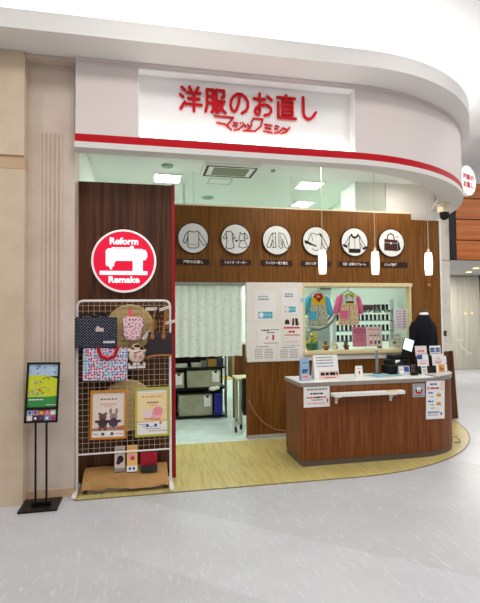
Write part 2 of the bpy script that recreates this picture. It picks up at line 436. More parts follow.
# lift lobby beyond: bulkhead with timber panels, pillar, sliding doors
b = MB(DARK)
b.box(6.2, 12, 8.32, 11.5, 2.66, 4.25, mat('lobby_soffit', (205, 204, 202), .6))
b.box(6.12, 6.24, 8.3, 8.34, 2.655, 4.25, mat('dark_reveal', (30, 26, 30), .5))
for z0, z1 in ((2.665, 3.055), (3.08, 3.485), (3.51, 3.92), (3.945, 4.25)): b.box(6.25, 12, 8.29, 8.33, z0, z1, ORANGE_WOOD)
b.box(6.25, 12, 8.305, 8.33, 2.655, 4.25, mat('panel_seam', (84, 40, 22), .6))
struct(b, 'wall_lobby')
STONEW = noise_mix('lobby_stone', [(214, 206, 192), (224, 218, 206)], [.4, .6], 4, detail=4, rough=.5)
b = MB(STONEW); b.box(5.0, 6.12, 8.35, 8.6, 0, 2.65); b.box(5.0, 6.13, 8.34, 8.6, 2.665, 4.6); b.box(6.13, 12, 8.28, 8.6, 4.25, 4.6, CEIL)
struct(b, 'wall_column')
struct(MB(STONEW).box(4.3, 8.42, 11.5, 11.7, 0, 2.66).box(9.40, 12.0, 11.5, 11.7, 0, 2.66, DARK).box(8.42, 9.40, 11.56, 11.7, 2.62, 2.66), 'wall_far')
DOORM = noise_mix('door_steel', [(188, 184, 168), (202, 198, 184)], [.4, .6], 5, (1, 1, .1), 3, .4, .4)
for i, (x0, x1) in enumerate(((8.42, 8.668), (8.674, 9.02), (9.028, 9.385))):
    d = struct(MB(DOORM).box(x0, x1, 11.52, 11.56, .01, 2.62), f'door_{i+1}')
    if i:
        x = 8.90 if i == 1 else 9.115
        q = MB(mat('door_sticker', (232, 206, 140), .6)).box(x-.05, x+.05, 11.512, 11.52, 1.52, 1.64, 0); q.face(x, 11.5115, 1.58)
        q.disc(0, 0, .03, .03, mat('sticker_white', (250, 246, 236), .6), .001, 12); q.obj('warning_sticker', d)
    if i == 1:
        q = MB(mat('door_pictogram', (214, 211, 200), .6)); q.face(8.72, 11.518, .55)
        q.line([(-.10, .28), (.10, .28)], .05, 0, .002); q.line([(.0, .28), (.02, .10), (.14, .02), (.26, -.12), (.36, -.08)], .05, 0, .002)
        q.obj('white_pictogram', d)
for i, (x, y) in enumerate(((8.35, 10.63), (7.82, 9.7))):
    MB(mat('downlight_glow', (255, 226, 150), .5, emit=2.5)).at(x, y, 2.645).lathe([(.06, 0), (.065, .015)], 0, 16).obj(
        'downlight', None, ('small warm downlight over the grey lift doors' if i == 0 else 'small warm downlight near the orange timber panels'), 'downlight')
MB(BLACK).at(5.975, 8.345, 1.12).box(-.025, .025, -.02, .005, 0, .10).box(-.012, .012, -.032, -.02, .03, .06, GREY).obj('wall_switch', None, 'small black switch on the pale lobby pillar', 'switch')

# ------------------------------------------------------------------ the signs
s = thing('shop_sign', 'long white lit shop sign with red Japanese lettering set in the fascia', 'sign', (1.0, 4.285, NZ0))
NICHE = mat('sign_white', (246, 244, 242), .5)
MB(NICHE).box(NX0, NX1, 4.285, 4.30, NZ0, NZ1).obj('back_panel', s)
b = MB(NICHE)
b.box(NX0, NX0+.008, FY+.004, 4.285, NZ0, NZ1); b.box(NX1-.008, NX1, FY+.004, 4.285, NZ0, NZ1); b.box(NX0+.008, NX1-.008, FY+.004, 4.285, NZ1-.008, NZ1); b.box(NX0+.008, NX1-.008, FY+.004, 4.285, NZ0, NZ0+.006)
b.obj('frame', s)
MB(mat('sign_tube', (255, 250, 246), .5, emit=11.0)).box(NX0+.02, NX1-.02, FY+.012, FY+.028, NZ0+.006, NZ0+.016).obj('light_strip', s)
SIGNRED = mat('sign_red', (206, 26, 34), .75, 0, .15)
GL = [
 [[(.10, .92), (.24, .82)], [(.03, .64), (.17, .55)], [(.05, .09), (.24, .36)], [(.46, .96), (.54, .82)], [(.86, .96), (.77, .82)], [(.36, .74), (.96, .74)], [(.40, .52), (.92, .52)], [(.32, .29), (1., .29)], [(.66, .74), (.66, .03)]],
 [[(.12, .92), (.12, .34), (.05, .06)], [(.12, .92), (.41, .92)], [(.41, .92), (.41, .09), (.32, .06)], [(.12, .66), (.41, .66)], [(.12, .41), (.41, .41)], [(.56, .94), (.56, .04)], [(.56, .92), (.92, .92), (.92, .68), (.82, .66)], [(.56, .50), (.93, .50)], [(.93, .50), (.80, .26), (.64, .08)], [(.66, .40), (.78, .22), (.98, .06)]],
 [[(.52, .82), (.47, .48), (.36, .22), (.26, .14), (.14, .20), (.08, .36), (.10, .56), (.22, .74), (.42, .85), (.62, .85), (.80, .74), (.91, .56), (.91, .36), (.82, .21), (.62, .10)]],
 [[(.06, .72), (.60, .72)], [(.34, .94), (.34, .22), (.28, .10), (.17, .11), (.10, .22), (.14, .34), (.30, .44), (.54, .52), (.74, .50), (.88, .40), (.90, .26), (.80, .14), (.58, .09)], [(.72, .86), (.93, .72)]],
 [[(.06, .86), (.94, .86)], [(.50, .97), (.48, .76)], [(.31, .72), (.81, .72)], [(.81, .72), (.81, .20)], [(.81, .20), (.31, .20)], [(.31, .20), (.31, .72)], [(.31, .55), (.81, .55)], [(.31, .38), (.81, .38)], [(.10, .66), (.10, .05)], [(.10, .05), (.97, .05)]],
 [[(.22, .95), (.22, .32), (.28, .16), (.42, .08), (.58, .10), (.72, .20), (.86, .38)]]]
def stroke3(b, p, r, z):
    if len(p) > 6: b.tube([(x, y, z) for x, y in p], r, SIGNRED, 10)
    else:
        for (x0, y0), (x1, y1) in zip(p, p[1:]): b.tube([(x0, y0, z), (x1, y1, z)], r, SIGNRED, 10)
    for x, y in (p if len(p) <= 6 else (p[0], p[-1])): b.ball(x, y, z, r, SIGNRED, n=10, k=6)
b = MB(SIGNRED); b.face(.322, 4.285, 3.468)
for i, G in enumerate(GL):
    for p in G: stroke3(b, [((i+.05+x*.87)*.2335, y*.245) for x, y in p], .0142, .018)
b.obj('main_lettering', s)
# the maker's word below it in angular strokes
b = MB(SIGNRED); b.face(0, 4.285, 0)
def lg(pts, w=.017):
    q = []
    for px, py in pts:
        X = 210+px/5.333; Y = 105+py/5.333
        q.append((.649+(X-213)*.00993, 3.452-((Y-116)-.0785*(X-213))*.0096))
    stroke3(b, q, w*.5, .014)
lg([(22, 62), (122, 70), (88, 110)]); lg([(35, 98), (75, 105), (110, 137)])
lg([(122, 98), (142, 99)]); lg([(118, 114), (138, 115)]); lg([(124, 139), (150, 134), (174, 108)]); lg([(156, 96), (160, 103)], .012); lg([(168, 95), (172, 101)], .012)
lg([(180, 110), (185, 119)]); lg([(196, 107), (200, 117)]); lg([(216, 108), (206, 128), (194, 134)])
lg([(228, 72), (214, 98)]); lg([(226, 75), (276, 79), (264, 118), (234, 144), (172, 141)])
lg([(286, 107), (324, 113)]); lg([(288, 125), (318, 131)]); lg([(280, 145), (326, 153)])
lg([(345, 113), (360, 119)]); lg([(340, 129), (354, 133)]); lg([(338, 155), (364, 150), (386, 126)])
lg([(388, 128), (402, 134)]); lg([(374, 157), (402, 150), (420, 125)])
b.obj('logo_lettering', s)

# Reform / Remake disc
s = thing('disc_sign', 'round red Reform Remake sign with a white sewing machine on the dark panel', 'sign', (-.178, 4.56, 1.79))
b = MB(mat('sign_rim', (244, 238, 238), .4, emit=.35)); b.face(-.178, 4.56, 2.087); b.lathe([(.30, .0), (.30, .05), (.285, .056)], 0, 64); b.obj('rim', s)
SRED = mat('lit_red_acrylic', (222, 22, 60), .3, emit=.45)
b = MB(SRED); b.face(-.178, 4.504, 2.087); b.disc(0, 0, .281, .281, SRED, .001, 64); b.obj('disc_face', s)
WLIT = mat('lit_white_acrylic', (255, 246, 248), .4, emit=.75)
b = MB(WLIT); b.face(-.178, 4.502, 2.087)
b.text('Reform', .0, .187, .262, .066, WLIT, .002, .003, .03); b.obj('upper_lettering', s)
b = MB(WLIT); b.face(-.178, 4.502, 2.087); b.text('Remake', .0, -.178, .282, .062, WLIT, .002, .003, .03); b.obj('lower_lettering', s)
b = MB(WLIT); b.face(-.178, 4.502, 2.087)
def zp(L): return [((x-237)/188*.30, (222-y)/188*.30) for x, y in L]
for L in ([(98, 283), (372, 283), (372, 305), (98, 305)], [(287, 205), (345, 205), (345, 284), (287, 284)], [(150, 150), (345, 150), (345, 222), (190, 222), (180, 236), (180, 254), (136, 254), (132, 240), (132, 165), (140, 153)],
          [(150, 254), (170, 254), (166, 274), (158, 274)], [(165, 142), (275, 142), (275, 147), (165, 147)], [(272, 140), (274, 133), (290, 133), (293, 140), (293, 152), (272, 152)], [(345, 156), (364, 156), (364, 164), (371, 172), (371, 200), (364, 206), (364, 216), (345, 216)]):
    b.prism([(x, y) for x, y in reversed(zp(L))], .002, .005, WLIT)
b.obj('pictogram', s)

# round projecting sign beyond the corner
s = thing('projecting_sign', 'small round white sign with red lettering jutting out past the curved canopy', 'sign', (4.96, 6.30, 3.41))
b = MB(mat('round_white_sign', (246, 244, 244), .5, emit=.15)); b.face(4.96, 6.36, 3.645, yaw=24); b.lathe([(.235, 0), (.235, .06), (.225, .064)], 0, 48); b.obj('disc', s)
b = MB(SIGNRED); b.face(4.96, 6.36, 3.645, yaw=24); b.text('洋服の', .0, .055, .32, .085, SIGNRED, .065, .003, .02); b.obj('upper_lettering', s)
b = MB(SIGNRED); b.face(4.96, 6.36, 3.645, yaw=24); b.text('お直し', .0, -.065, .30, .09, SIGNRED, .065, .003, .02); b.obj('lower_lettering', s)
MB(WHITEM).box(4.47, 4.96, 6.37, 6.40, 3.63, 3.67).obj('bracket', s)

# six pictogram discs with their name plates
DISCW = mat('disc_white', (236, 238, 238), .5)
PLATE = mat('plate_brown', (50, 24, 20), .5)
def jacket_strokes(b, z, kind):
    def ln(p, w=.045, c=False, m_=INK): b.line([(x*.19, y*.19) for x, y in p], w*.19, m_, z, c)
    if kind == 0:
        ln([(-.28, .48), (-.14, .40), (.14, .40), (.28, .48), (.36, .40), (.36, -.55), (.2, -.66), (-.25, -.66), (-.36, -.55), (-.34, .40)], .05, True)
        ln([(-.34, .42), (-.52, .2), (-.66, -.25), (-.52, -.36), (-.40, -.1), (-.35, .08)]); ln([(.36, .42), (.55, .15), (.86, -.36), (.70, -.50), (.46, -.18), (.36, .0)])
        for i in range(7): b.line([((-.30+i*.09)*.19, -.42*.19), ((-.26+i*.09)*.19, -.42*.19)], .006, INK, z)
    if kind == 1:
        ln([(-.62, .52), (-.5, .46), (-.38, .52), (-.26, .42), (-.22, -.1), (-.12, -.56), (-.40, -.66), (-.68, -.60), (-.60, -.1), (-.66, .40)], .05, True)
        ln([(-.66, .42), (-.88, .05), (-.72, -.02), (-.60, .2)]); ln([(-.26, .42), (-.02, .08), (-.14, -.02), (-.24, .16)])
        b.disc(.04*.19, -.12*.19, .02, .012, INK, z, 12)
        ln([(.30, .46), (.24, .1), (.18, -.06), (.36, -.10), (.58, -.08), (.56, .1), (.62, .42), (.50, .34), (.40, .34)], .05, True); ln([(.32, -.1), (.18, -.52), (.44, -.60), (.78, -.52), (.60, -.08)])
        ln([(.62, .44), (.84, .12), (.72, .0), (.58, .16)])
    if kind == 2:
        ln([(-.22, .48), (-.44, .30), (-.72, -.40), (-.66, -.52), (-.50, -.50), (-.30, -.05)]); ln([(-.36, .44), (-.10, .50), (-.08, -.50), (-.30, -.52), (-.38, -.40), (-.34, .0)])
        ln([(.14, .50), (.14, -.44), (.26, -.56), (.40, -.50), (.36, -.06)]); ln([(.16, .50), (.50, .42), (.64, .10), (.84, -.48), (.72, -.56), (.56, -.46), (.36, .12)])
        ln([(-.30, .36), (-.22, -.48)], .03); ln([(.26, .36), (.30, -.4)], .03)
    if kind == 3:
        ln([(-.42, .52), (-.20, .54), (.0, .42), (.26, .54), (.40, .40), (.36, -.2), (.30, -.56)]); ln([(.40, .42), (.60, .0), (.84, -.44), (.66, -.58), (.48, -.30), (.36, .02)])
        ln([(-.42, .50), (-.60, .06), (-.70, -.05)]); ln([(-.34, -.52), (-.18, -.64), (.14, -.62)])
        ln([(-.86, -.02), (-.64, -.06), (-.38, -.22), (-.06, -.34)], .10); ln([(-.84, -.16), (-.58, -.18), (-.42, -.28)], .06); b.disc(-.72*.19, -.10*.19, .022, .016, INK, z, 12)
        ln([(.24, .5), (.34, .34)], .1); ln([(-.36, .44), (-.28, .02)], .03)
    if kind == 4:
        ln([(-.30, .50), (-.12, .36), (.12, .36), (.30, .50), (.36, .40), (.42, -.50), (-.46, -.50), (-.38, .30)], .05, True)
        b.poly([(x*.19, y*.19) for x, y in ((-.24, .62), (-.10, .40), (.10, .40), (.26, .62), (.34, .46), (.12, .26), (-.12, .26), (-.32, .46))], INK, z)
        b.poly([(x*.19, y*.19) for x, y in ((-.46, -.52), (.44, -.52), (.42, -.76), (-.44, -.76))], INK, z)
        ln([(-.34, .46), (-.56, .10), (-.80, -.24), (-.60, -.34), (-.40, .0)]); ln([(.36, .46), (.58, .0), (.86, -.36), (.66, -.46), (.40, -.06)])
        ln([(-.82, -.24), (-.62, -.34)], .16); ln([(.66, -.46), (.86, -.36)], .16); ln([(0, .3), (0, -.5)], .03)
    if kind == 5:
        b.poly([(x*.19, y*.19) for x, y in ((-.56, .28), (.46, .22), (.46, -.58), (-.58, -.54))], INKBROWN, z)
        b.poly([(x*.19, y*.19) for x, y in ((.48, .22), (.62, -.02), (.70, -.46), (.48, -.58))], INK, z)
        ln([(-.34, .28), (-.28, .56), (-.06, .68), (.14, .58), (.22, .26)], .08, False, INKBROWN)
        b.line([(-.56*.19, .02*.19), (.46*.19, -.02*.19)], .006, LGREY, z+.0005); b.disc(-.06*.19, -.02*.19, .014, .014, PAPER, z+.001, 10)
        for y in (.38, .48): b.line([(.36*.19, y*.19), (.54*.19, (y+.02)*.19)], .005, INKGREY, z)
names = ['洋服のお直し', 'リメイク・オーダー', 'ファスナー取り替え', 'かけつぎ・穴補修', '毛皮・皮革のリフォーム', 'バッグ修理']
disc_lab = ['round white sign drawn with a plain long sleeved sweater', 'round white sign drawn with a long dress and a small dress', 'round white sign drawn with a zipped jacket in two halves', 'round white sign drawn with scissors over a long sleeved shirt', 'round white sign drawn with a fur trimmed cardigan', 'round white sign drawn with a dark handbag']
pl_lab = ['dark name plate under the plain sweater sign', 'dark name plate under the sign of two dresses', 'dark name plate under the sign of the split jacket', 'dark name plate under the scissors and shirt sign', 'dark name plate under the fur trimmed cardigan sign', 'dark name plate under the handbag sign']
for i in range(6):
    x = .608+i*.5404
    s = thing('pictogram_sign', disc_lab[i], 'sign', (x, 5.75, 2.334), 'round pictogram signs on the fascia')
    b = MB(PLATE); b.face(x, 5.75, 2.531); b.lathe([(.197, 0), (.197, .024)], 0, 48); b.obj('rim', s)
    b = MB(DISCW); b.face(x, 5.726, 2.531); b.disc(0, 0, .184, .184, DISCW, .002, 48); b.obj('disc', s)
    b = MB(INK); b.face(x, 5.724, 2.531); jacket_strokes(b, .002, i); b.obj('pictogram', s)
    wd = (.20, .20, .21, .21, .22, .20)[i]
    off = .05 if i == 5 else 0
    b = MB(PLATE); b.face(x+off, 5.75, 2.237); b.box(-wd, wd, -.034, .034, 0, .008)
    tw = (.25, .29, .30, .30, .33, .19)[i]
    b.text(names[i], -.0 if i < 5 else -.06, 0, tw, .042, mat('plate_text', (236, 232, 230), .6), .0085, .0005, .03)
    b.obj('name_plate', None, pl_lab[i], 'sign plate', 'name plates on the fascia')

# ------------------------------------------------------------------ lights and ceiling fittings
p = thing('pendant_lamp', 'pendant lamp with white glass shade before the scissors sign', 'lamp', (2.016, 5.0, 2.03), 'pendant lamps over the counter')
SHADE = mat('lit_glass_shade', (255, 238, 206), .4, emit=2.2)
MB(SHADE).at(2.016, 5.0, 2.03).lathe([(.038, 0), (.040, .012), (.047, .10), (.048, .13), (.045, .20), (.039, .262), (.034, .27)], 0, 28).obj('shade', p)
MB(mat('cord_white', (214, 206, 190), .5)).at(2.016, 5.0, 0).tube([(0, 0, 2.30), (0, 0, 3.37)], .003, 0, 8).lathe([(.014, 2.29), (.014, 2.34), (.006, 2.35)], 0, 12).obj('cord', p)
MB(WHITEM).at(2.016, 5.0, 3.355).lathe([(.045, 0), (.045, .03)], 0, 20).obj('ceiling_rose', p)
dup(p, (.66, 0, 0), 'pendant lamp with white glass shade hanging between cardigan and handbag signs')
dup(p, (1.362, .0, 0), 'pendant lamp with white glass shade nearest the curved end of the counter')

def ceil_light(x0, x1, y0, y1, label, z=3.385):
    s = thing('ceiling_light', label, 'ceiling light', ((x0+x1)/2, (y0+y1)/2, z-.02), 'square ceiling lights in the shop')
    MB(WHITEM).box(x0-.03, x1+.03, y0-.03, y1+.03, z-.014, z).obj('frame', s)
    MB(mat('light_diffuser', (243, 255, 249), .5, emit=80)).box(x0, x1, y0, y1, z-.02, z-.0141).obj('diffuser', s)
ceil_light(.16, .47, 5.96, 6.25, 'square ceiling light near the top of the dark display wall')
ceil_light(2.13, 2.43, 5.95, 6.24, 'square ceiling light above the glass over the split jacket sign')
ceil_light(2.42, 2.68, 7.0, 7.28, 'square ceiling light deepest inside the shop, half hidden by the fascia')
ceil_light(.45, .75, 7.9, 8.2, 'added unseen ceiling light far inside over the shelf unit')  # this and the next two are unseen, added to brighten the interior
ceil_light(2.5, 2.8, 8.3, 8.6, 'added unseen ceiling light far inside over the sewing room')
ceil_light(1.3, 1.6, 8.7, 9.0, 'added unseen ceiling light over the yellow work table')
s = thing('air_conditioner', 'square ceiling air conditioner with dark slots inside the shop', 'air conditioner', (1.03, 5.6, 3.35))
b = MB(WHITEM); b.box(.72, 1.40, 5.40, 5.86, 3.355, 3.385); b.obj('frame', s, bevel=.01)
b = MB(DARK)
for q in ((.75, 1.37, 5.425, 5.445), (.75, 1.37, 5.815, 5.835), (.745, .775, 5.46, 5.80), (1.345, 1.375, 5.46, 5.80)): b.box(*q, 3.350, 3.356)
b.obj('air_slot', s)
b = MB(mat('ac_grille', (150, 158, 138), .6))
for i in range(9): b.box(.84, 1.28, 5.49+i*.032, 5.512+i*.032, 3.348, 3.356)
b.box(.84, 1.28, 5.49, 5.77, 3.352, 3.356, mat('ac_dark', (110, 118, 100), .6)); b.obj('grille', s)
def rim_panel(x0, x1, y0, y1, label):
    b = MB(MINTCEIL); b.box(x0, x1, y0, y1, 3.379, 3.385)
    for q in ((x0, x1, y0, y0+.008), (x0, x1, y1-.008, y1), (x0, x0+.008, y0, y1), (x1-.008, x1, y0, y1)): b.box(*q, 3.377, 3.3792, GREY)
    b.obj('ceiling_hatch', None, label, 'hatch')
rim_panel(.86, 1.17, 6.0, 6.26, 'square access hatch in the shop ceiling behind the air conditioner')
for x, y, r, l in ((.29, 5.6, .07, 'round grey ceiling vent beside the first square light'), (.97, 7.0, .09, 'flat round ceiling vent low behind the sweater signs glass'), (1.6, 5.55, .03, 'tiny round sprinkler beside the air conditioner')):
    MB(mat('vent_grey', (150, 172, 162), .6)).at(x, y, 3.36).lathe([(r*.7, 0), (r, .012), (r, .024)], 0, 24).obj('ceiling_vent', None, l, 'vent')

s = thing('security_camera', 'cream dome security camera hanging under the curved canopy end', 'security camera', (3.92, 5.43, 2.80))
MB(CREAM).box(3.855, 3.985, 5.365, 5.495, 2.905, 3.029).obj('housing', s, bevel=.008)
MB(BLACK).at(3.92, 5.43, 2.905).lathe([(.003, -.10), (.03, -.095), (.052, -.07), (.06, -.033), (.06, 0)], 0, 24).obj('dome', s)
MB(LGREY).tube([(3.86, 5.40, 2.99), (3.76, 5.36, 2.96)], .008).obj('bracket', s)

# ------------------------------------------------------------------ the wire display stand
s = thing('grid_stand', 'white wire grid display stand hung with bags before the dark wall', 'display stand', (-.17, 4.4, 0))
GX0, GX1, GY = -.587, .243, 4.40
fr_pts = [(GX0, GY, .02), (GX0, GY, 1.655)]+[(GX0+.05-.05*math.cos(R(a)), GY, 1.655+.05*math.sin(R(a))) for a in (20, 40, 60, 90)]
fr_pts += [(GX1-.05+.05*math.sin(R(a)), GY, 1.655+.05*math.cos(R(a))) for a in (0, 30, 50, 70, 90)]+[(GX1, GY, .02)]
b = MB(WHITEM); b.tube(fr_pts, .0115, 0, 10); b.tube([(GX0, GY, .325), (GX1, GY, .325)], .008, 0, 8); b.obj('frame', s)
b = MB(mat('wire_white', (206, 188, 160), .4))
n = 17
for i in range(1, n): x = GX0+(GX1-GX0)*i/n; b.tube([(x, GY, .325), (x, GY, 1.70)], .0018, 0, 5)
for i in range(1, 28): z = .325+i*.0495; b.tube([(GX0, GY-.004, z), (GX1, GY-.004, z)], .0018, 0, 5)
b.obj('wire_grid', s)
for x in (GX0, GX1):
    b = MB(WHITEM); b.box(x-.02, x+.02, 4.20, 4.53, .008, .03); b.box(x-.013, x+.013, GY-.013, GY+.013, .03, .10); b.obj('foot', s, bevel=.004)
for (x, z, r), l in zip(((-.123, 1.455, .215), (-.148, .735, .235)), ('upper round straw mat behind the wire grid, below the red disc sign', 'lower round straw mat behind the wire grid and the two framed posters')):
    b = MB(STRAW); b.face(x, 4.468, z); b.lathe([(r, 0), (r+.004, .006), (r, .014), (r*.97, .02)], 0, 48)
    for k in range(1, 8): b.tube([(r*k/8*math.cos(t*PI/16), r*k/8*math.sin(t*PI/16), .02) for t in range(32)], .003, 0, 4, True)
    b.obj('straw_mat', None, l, 'mat')

def puffy(b, outline, z0, z1, material, inset=.9):
    """a cloth shape with rounded faces: outline in local xy"""
    cx = sum(p[0] for p in outline)/len(outline); cy = sum(p[1] for p in outline)/len(outline)
    def sc(k, z): return [((x-cx)*k+cx, (y-cy)*k+cy, z) for x, y in outline]
    h = z1-z0
    b.loft([sc(inset, z0), sc(1, z0+h*.3), sc(1, z0+h*.6), sc(inset, z1-h*.08), sc(inset*.8, z1)], material)
    return b
s = thing('tote_bag', 'navy dotted tote bag with dark handles hanging at the top corner of the grid', 'bag', (-.415, 4.38, 1.28))
b = MB(NAVY); b.face(-.415, 4.39, 1.42, roll=-.5); puffy(b, rounded(-.183, .18, -.138, .137, .012), 0, .06, NAVY, .97); b.obj('bag_body', s)
b = MB(mat('navy_handle', (20, 20, 34), .7)); b.face(-.415, 4.35, 1.42)
b.tube([(-.15, .13, .0), (-.12, .155, .012), (-.05, .155, .012), (0, .13, .0)], .011); b.tube([(.0, .12, .0), (.02, .165, -.01), (.075, .165, -.01), (.09, .12, 0)], .013); b.obj('handle', s)
b = MB(PAPER); b.face(-.385, 4.326, 1.445); b.rect(-.035, .035, -.018, .014, mat('bag_patch', (214, 190, 182), .8), .002); b.poly([(-.03, .014), (-.02, .034), (-.005, .03), (.0, .014)], mat('bag_patch', (214, 190, 182)), .002); b.obj('patch', s)
b = MB(PAPER); b.face(-.305, 4.327, 1.332); b.rect(-.048, .05, -.009, .009, PAPER, .002); b.dashes(-.04, .044, 0, .008, INKGREY, .003); b.obj('label_tag', s)
s = thing('tote_bag', 'pale fruit print tote bag with red handles hanging on the grid', 'bag', (-.34, 4.38, .98))
b = MB(CHERRY); b.face(-.338, 4.39, 1.13, roll=-1.5); puffy(b, rounded(-.195, .195, -.148, .15, .01), 0, .05, CHERRY, .97); b.obj('bag_body', s)
b = MB(RED); b.face(-.315, 4.343, 1.265); b.tube([(-.085, .02, .0), (-.06, -.06, .01), (.0, -.085, .012), (.06, -.06, .01), (.085, .02, 0)], .016, 0, 8); b.obj('handle', s)
s = thing('pouch', 'pink pouch with black spots hanging on the upper straw mat', 'pouch', (-.10, 4.38, 1.35))
b = MB(SPOTTY); b.face(-.10, 4.39, 1.455, roll=-2); puffy(b, [(-.09, .09), (-.06, .105), (.06, .10), (.10, .085), (.10, .02), (.07, -.10), (.04, -.115), (-.05, -.11), (-.08, -.06)][::-1], 0, .05, SPOTTY, .93); b.obj('pouch_body', s)
b = MB(mat('coral_strap', (236, 96, 110), .7)); b.face(-.118, 4.37, 1.56); b.rbox(-.018, .018, -.02, .07, 0, .012, .015, 0); b.obj('strap', s)
s = thing('soft_toy', 'small cream soft toy with dark hair hanging under the pink spotted pouch', 'soft toy', (-.06, 4.38, 1.13))
b = MB(mat('toy_cream', (236, 214, 196), .8)); b.at(-.062, 4.375, 1.20); b.ball(0, 0, 0, .075, 0, 1, .55, .95); b.ball(-.075, .0, .05, .025, 0, 1.2, .6, .7); b.ball(.07, 0, .04, .022, 0, 1.2, .6, .7); b.ball(0, -.005, .07, .045, 0, 1, .6, .9); b.obj('toy_body', s)
b = MB(mat('toy_hair', (70, 46, 42), .8)); b.at(-.058, 4.355, 1.288); b.ball(0, 0, 0, .024, 0, 1.3, .7, .7); b.ball(-.03, 0, -.02, .014, 0, 1.4, .6, .8); b.ball(.035, 0, -.02, .014, 0, 1.4, .6, .8); b.obj('hair', s)
b = MB(mat('toy_ribbon', (206, 140, 140), .8)); b.face(-.055, 4.331, 1.20); b.disc(-.02, .0, .016, .022, 0, .004, 12); b.disc(.025, -.01, .018, .016, 0, .004, 12); b.line([(-.03, .03), (.03, .04)], .008, INKBROWN, .004); b.obj('ribbon', s)
s = thing('handbag', 'dark brown shoulder bag with tan straps at the grid corner beside the red edge', 'bag', (.145, 4.36, 1.18))
LEATHER = noise_mix('dark_canvas', [(40, 30, 36), (58, 44, 48)], [.4, .6], 60, detail=3, rough=.6)
TANL = mat('tan_leather', (166, 108, 52), .55)
b = MB(LEATHER); b.face(.145, 4.39, 1.305); puffy(b, [(-.10, .115), (.113, .10), (.122, -.09), (.08, -.112), (-.10, -.118), (-.125, -.10)][::-1], 0, .08, LEATHER, .94); b.obj('bag_body', s)
b = MB(TANL); b.face(.145, 4.31, 1.195); b.tube([(-.12, -.012, .0), (-.06, .004, .004), (.02, .008, .004), (.11, .004, 0)], .010); b.obj('trim', s)
for x in (-.055, .045):
    b = MB(TANL); b.face(.145+x, 4.315, 1.40); b.tube([(-.012, -.03, .005), (-.008, .05, .004), (.01, .17, -.03), (.02, .24, -.05), (.025, .17, -.06), (.02, .04, -.06)], .010, 0, 8); b.ball(-.012, -.025, .006, .02, 0, 1, 1.4, .4); b.obj('strap', s)
b = MB(mat('strap_dark', (60, 34, 24), .6)); b.face(.13, 4.325, 1.58); b.tube([(-.02, -.05, 0), (.0, .05, .0), (.02, -.04, 0)], .014, 0, 6); b.obj('strap_knot', s)
# price tickets
TICK = mat('ticket', (232, 222, 214), .7)
for x, z, w, roll, l in ((.075, 1.628, .055, 0, 'pale paper ticket clipped near the top of the grid'), (.20, 1.635, .055, 18, 'pale paper ticket slanting at the top corner of the grid'), (.245, 1.505, .05, 14, 'pale paper ticket slanting over the red edge'), (.027, 1.388, .05, 48, 'pale paper ticket steeply tilted beside the brown bag'), (-.06, 1.112, .075, 1, 'cream paper ticket with dark clips under the soft toy')):
    b = MB(TICK); b.face(x, 4.345, z, roll=roll)
    h = .026 if w > .07 else .013
    b.box(-w, w, -h, h, 0, .003); b.dashes(-w*.8, w*.8, 0, h*.6, INKGREY, .0035)
    if w > .07:
        for q in (-.05, .04): b.rect(q-.014, q+.014, h*.3, h*1.2, INKBROWN, .004)
        b.rect(-.003, .003, -h, h, INKBROWN, .004)
    b.obj('price_ticket', None, l, 'ticket', 'paper tickets on the wire grid')

# framed posters
def framed(x, z, w, h, fmat, label, draw, roll=0):
    s = thing('framed_poster', label, 'poster', (x, 4.385, z-h/2), 'framed posters on the wire grid')
    b = MB(fmat); b.face(x, 4.392, z, roll=roll, tilt=.5); t = .02
    b.box(-w/2, w/2, h/2-t, h/2, 0, .02); b.box(-w/2, w/2, -h/2, -h/2+t, 0, .02); b.box(-w/2, -w/2+t, -h/2+t, h/2-t, 0, .02); b.box(w/2-t, w/2, -h/2+t, h/2-t, 0, .02); b.obj('frame', s, bevel=.003)
    b = MB(PAPER); b.face(x, 4.392, z, roll=roll, tilt=.5); b.box(-w/2+t, w/2-t, -h/2+t, h/2-t, .002, .008); draw(b, w/2-t, h/2-t, .0085); b.obj('print', s)
def bears(b, w, h, z):
    b.rect(-w, w, -h*.72, h, mat('poster_cream', (236, 220, 206), .7), z)
    b.dashes(-w*.5, w*.5, h*.70, .014, INKBROWN, z+.001, .8); b.dashes(-w*.5, w*.5, h*.48, .012, INKORANGE, z+.001); b.dashes(-w*.3, w*.3, h*.38, .01, INKPINK, z+.001)
    b.poly([(-w, -h*.72), (w, -h*.72), (w, -h*.50), (-w, -h*.60)], mat('poster_ground', (190, 130, 96), .7), z+.0004)
    BR, BD = mat('bear_brown', (122, 82, 74), .8), mat('bear_coat', (84, 62, 76), .8)
    for cx, a, c in ((-.05, BR, mat('bear_vest', (78, 58, 60), .8)), (.045, mat('rabbit_grey', (164, 132, 134), .8), BD)):
        b.disc(cx, -.02, .034, .032, a, z+.001, 16); b.disc(cx, -.075, .040, .045, c, z+.0012, 16)
        for k in (-1, 1):
            b.disc(cx+k*.026, .010 if a is BR else .03, .013, .013 if a is BR else .028, a, z+.0009, 12); b.disc(cx+k*.046, -.06, .024, .013, c, z+.0013, 12); b.disc(cx+k*.022, -.122, .016, .022, a, z+.0013, 12)
        for k in (-1, 1): b.disc(cx+k*.01, -.014, .003, .003, INK, z+.002, 8)
    b.disc(.11, -.125, .03, .014, mat('leaf_rust', (196, 110, 70), .8), z+.001, 12)
    for q in (-.06, -.045, .02, .035): b.rect(q, q+.012, -h*.92, -h*.80, INK, z+.001)
    b.dashes(-w*.9, -w*.6, -h*.86, .012, INKGREY, z+.001); b.dashes(w*.5, w*.9, -h*.86, .012, INKORANGE, z+.001)
